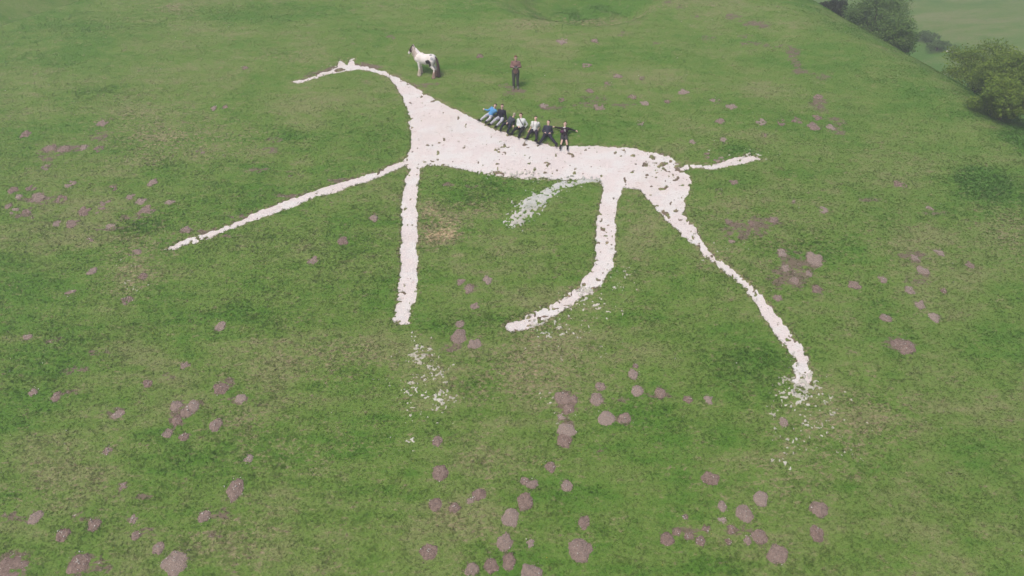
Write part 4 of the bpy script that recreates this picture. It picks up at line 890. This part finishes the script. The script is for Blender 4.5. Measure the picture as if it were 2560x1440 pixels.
def tree(name, px, dist, toppy, width, label, la, lb, nleaf=14000, seed=1, wy=None, low=.1):
    rr = np.random.default_rng(seed); d = ray(px, toppy); d2_ = d / np.linalg.norm(d[:2]); top = d2_ * dist
    base = Vector((top[0], top[1], G(top[0], top[1]) - .05)); H = max(1.2, top[2] - base.z)
    root = empty(name, base, label, 'tree' if H > 2.2 else 'shrub', 'bushes in the hollow beyond the brow')
    W = width / 2; wy = wy or W
    # clumps
    nc = 46; C_ = []
    while len(C_) < nc:
        p = rr.uniform(-1, 1, 3)
        if p @ p < 1: C_.append(p)
    C_ = np.array(C_); C_ = C_ / (np.linalg.norm(C_, axis=1)[:, None] ** .45 + 1e-6)
    C_ *= rr.uniform(.5, 1.12, (nc, 1))
    zc = H * (.5 + low * .5); C_ = C_ * np.array([W * .86, wy * .86, H * (.5 - low * .5) * .86]) + np.array([0, 0, zc])
    cr = rr.uniform(.13, .32, nc) * min(W, H * .6) * 1.15
    # trunk and limbs
    bm = bmesh.new(); r0 = .05 * H; capsule(bm, base, base + Vector((.1, 0, H * .35)), r0, r0 * .6); raw('trunk', bm, m_bark, root, base)
    for k in range(9):
        c_ = Vector(C_[k]); bm = bmesh.new(); st_ = base + Vector((.08, 0, H * (.12 + .02 * k))); md_ = st_.lerp(base + c_, .5) + Vector((0, 0, .1 * H))
        capsule(bm, st_, md_, r0 * .4, r0 * .25, seg=7); capsule(bm, md_, base + c_, r0 * .25, r0 * .08, seg=7); raw('limb', bm, m_bark, root, base)
    k = rr.integers(0, nc, nleaf); off_ = rr.normal(0, 1, (nleaf, 3)); off_ /= np.linalg.norm(off_, axis=1)[:, None]
    c = C_[k] + off_ * (cr[k] * rr.uniform(.3, 1.3, nleaf))[:, None] * np.array([1, 1, .75])
    sz = rr.uniform(.045, .095, nleaf)
    u_ = rr.normal(0, 1, (nleaf, 3)); u_ /= np.linalg.norm(u_, axis=1)[:, None]; v_ = np.cross(u_, off_ + rr.normal(0, .5, (nleaf, 3))); v_ /= np.linalg.norm(v_, axis=1)[:, None] + 1e-9
    V = np.stack([c - u_ * sz[:, None], c + v_ * sz[:, None] * .55, c + u_ * sz[:, None], c - v_ * sz[:, None] * .55], 1).reshape(-1, 3)
    V[:, 2] = np.maximum(V[:, 2], .05)
    me = mesh_np('crown', V, np.arange(nleaf * 4).reshape(-1, 4), leafmat('leaves', la, lb), False)
    a_ = me.attributes.new('leaf', 'FLOAT', 'POINT'); a_.data.foreach_set('value', np.repeat(np.clip(rr.uniform(0, .6, nleaf) + .4 * _hash(k, k * 0, seed), 0, 1), 4).astype(np.float32))
    o = obj('crown', me, root); o['kind'] = 'stuff'
    print(name, px, 'H %.1f' % H, 'base px', projpx(base)); return root
DK, LT = (.115, .21, .055), (.21, .33, .085); YK, YL = (.125, .22, .035), (.28, .38, .055)
tree('hawthorn_tree', 2215, 61, -40, 5.8, 'broad grey-green bushy tree at the top of the frame behind the brow', DK, LT, 14000, 11)
tree('hawthorn_tree', 2090, 62, -12, 2.4, 'dark clipped-looking tree left of the broad one, cut by the top edge', (.035, .055, .025), (.075, .105, .035), 8000, 12)
tree('hawthorn_tree', 2255, 57, 40, 3.2, 'lower green bush hugging the brow beneath the broad tree', DK, LT, 12000, 13)
tree('hawthorn_tree', 2480, 52, 88, 4.6, 'yellow-green bushy tree on the right behind the brow', YK, YL, 14000, 14)
tree('hawthorn_tree', 2545, 48, 130, 3.8, 'yellow-green tree cut by the right edge of the frame', YK, YL, 16000, 15)
tree('hawthorn_tree', 2530, 45, 200, 3.4, 'lowest yellow-green bush beneath the right-hand trees', YK, YL, 12000, 16)
tree('low_shrub', 2318, P(2318,104).xy.length, 92, 3.4, 'low dark shrub beside the narrow track beyond the brow', DK, LT, 3500, 17)
tree('low_shrub', 2345, P(2345,128).xy.length, 113, 3.6, 'long low dark shrub left of two white boulders', DK, LT, 4000, 18)
for i, (px, sz) in enumerate(((2372, .30), (2384, .24))):
    w = P(px, 131); bm = bmesh.new(); ball(bm, w + Vector((0, 0, .08)), (sz, sz * .7, sz * .6))
    for v in bm.verts: v.co += Vector((1, 1, 1)) * .08 * (random.random() - .5)
    o = raw('chalk_boulder', bm, m_stone, None, w); o.location = w
    tag(o, ['left one of two small white boulders beyond the brow', 'right one of two small white boulders beyond the brow'][i], 'boulder')

# ------------------------------------------------------------------ haze
HZ = (-425, 485, -205, 525, -45, 22)
bm = bmesh.new(); bmesh.ops.create_cube(bm, size=1)
zlo, zhi = float(ZZ.min()) - 1, float(max(ZZ.max(), 0)) + 1.5
for v in bm.verts: v.co = Vector((HZ[0] if v.co.x < 0 else HZ[1], HZ[2] if v.co.y < 0 else HZ[3], zlo if v.co.z < 0 else zhi))
hm = bpy.data.materials.new('haze'); hm.use_nodes = True; nt = hm.node_tree; nt.nodes.remove(nt.nodes['Principled BSDF'])
pv = nt.nodes.new('ShaderNodeVolumePrincipled'); pv.inputs['Color'].default_value = (.93, .95, .97, 1); pv.inputs['Density'].default_value = .0038; pv.inputs['Anisotropy'].default_value = .2
nt.links.new(pv.outputs[0], nt.nodes['Material Output'].inputs['Volume'])
me = bpy.data.meshes.new('haze'); bm.to_mesh(me); bm.free(); me.materials.append(hm)
tag(obj('haze', me), 'thin damp haze over the hillside', kind='stuff')
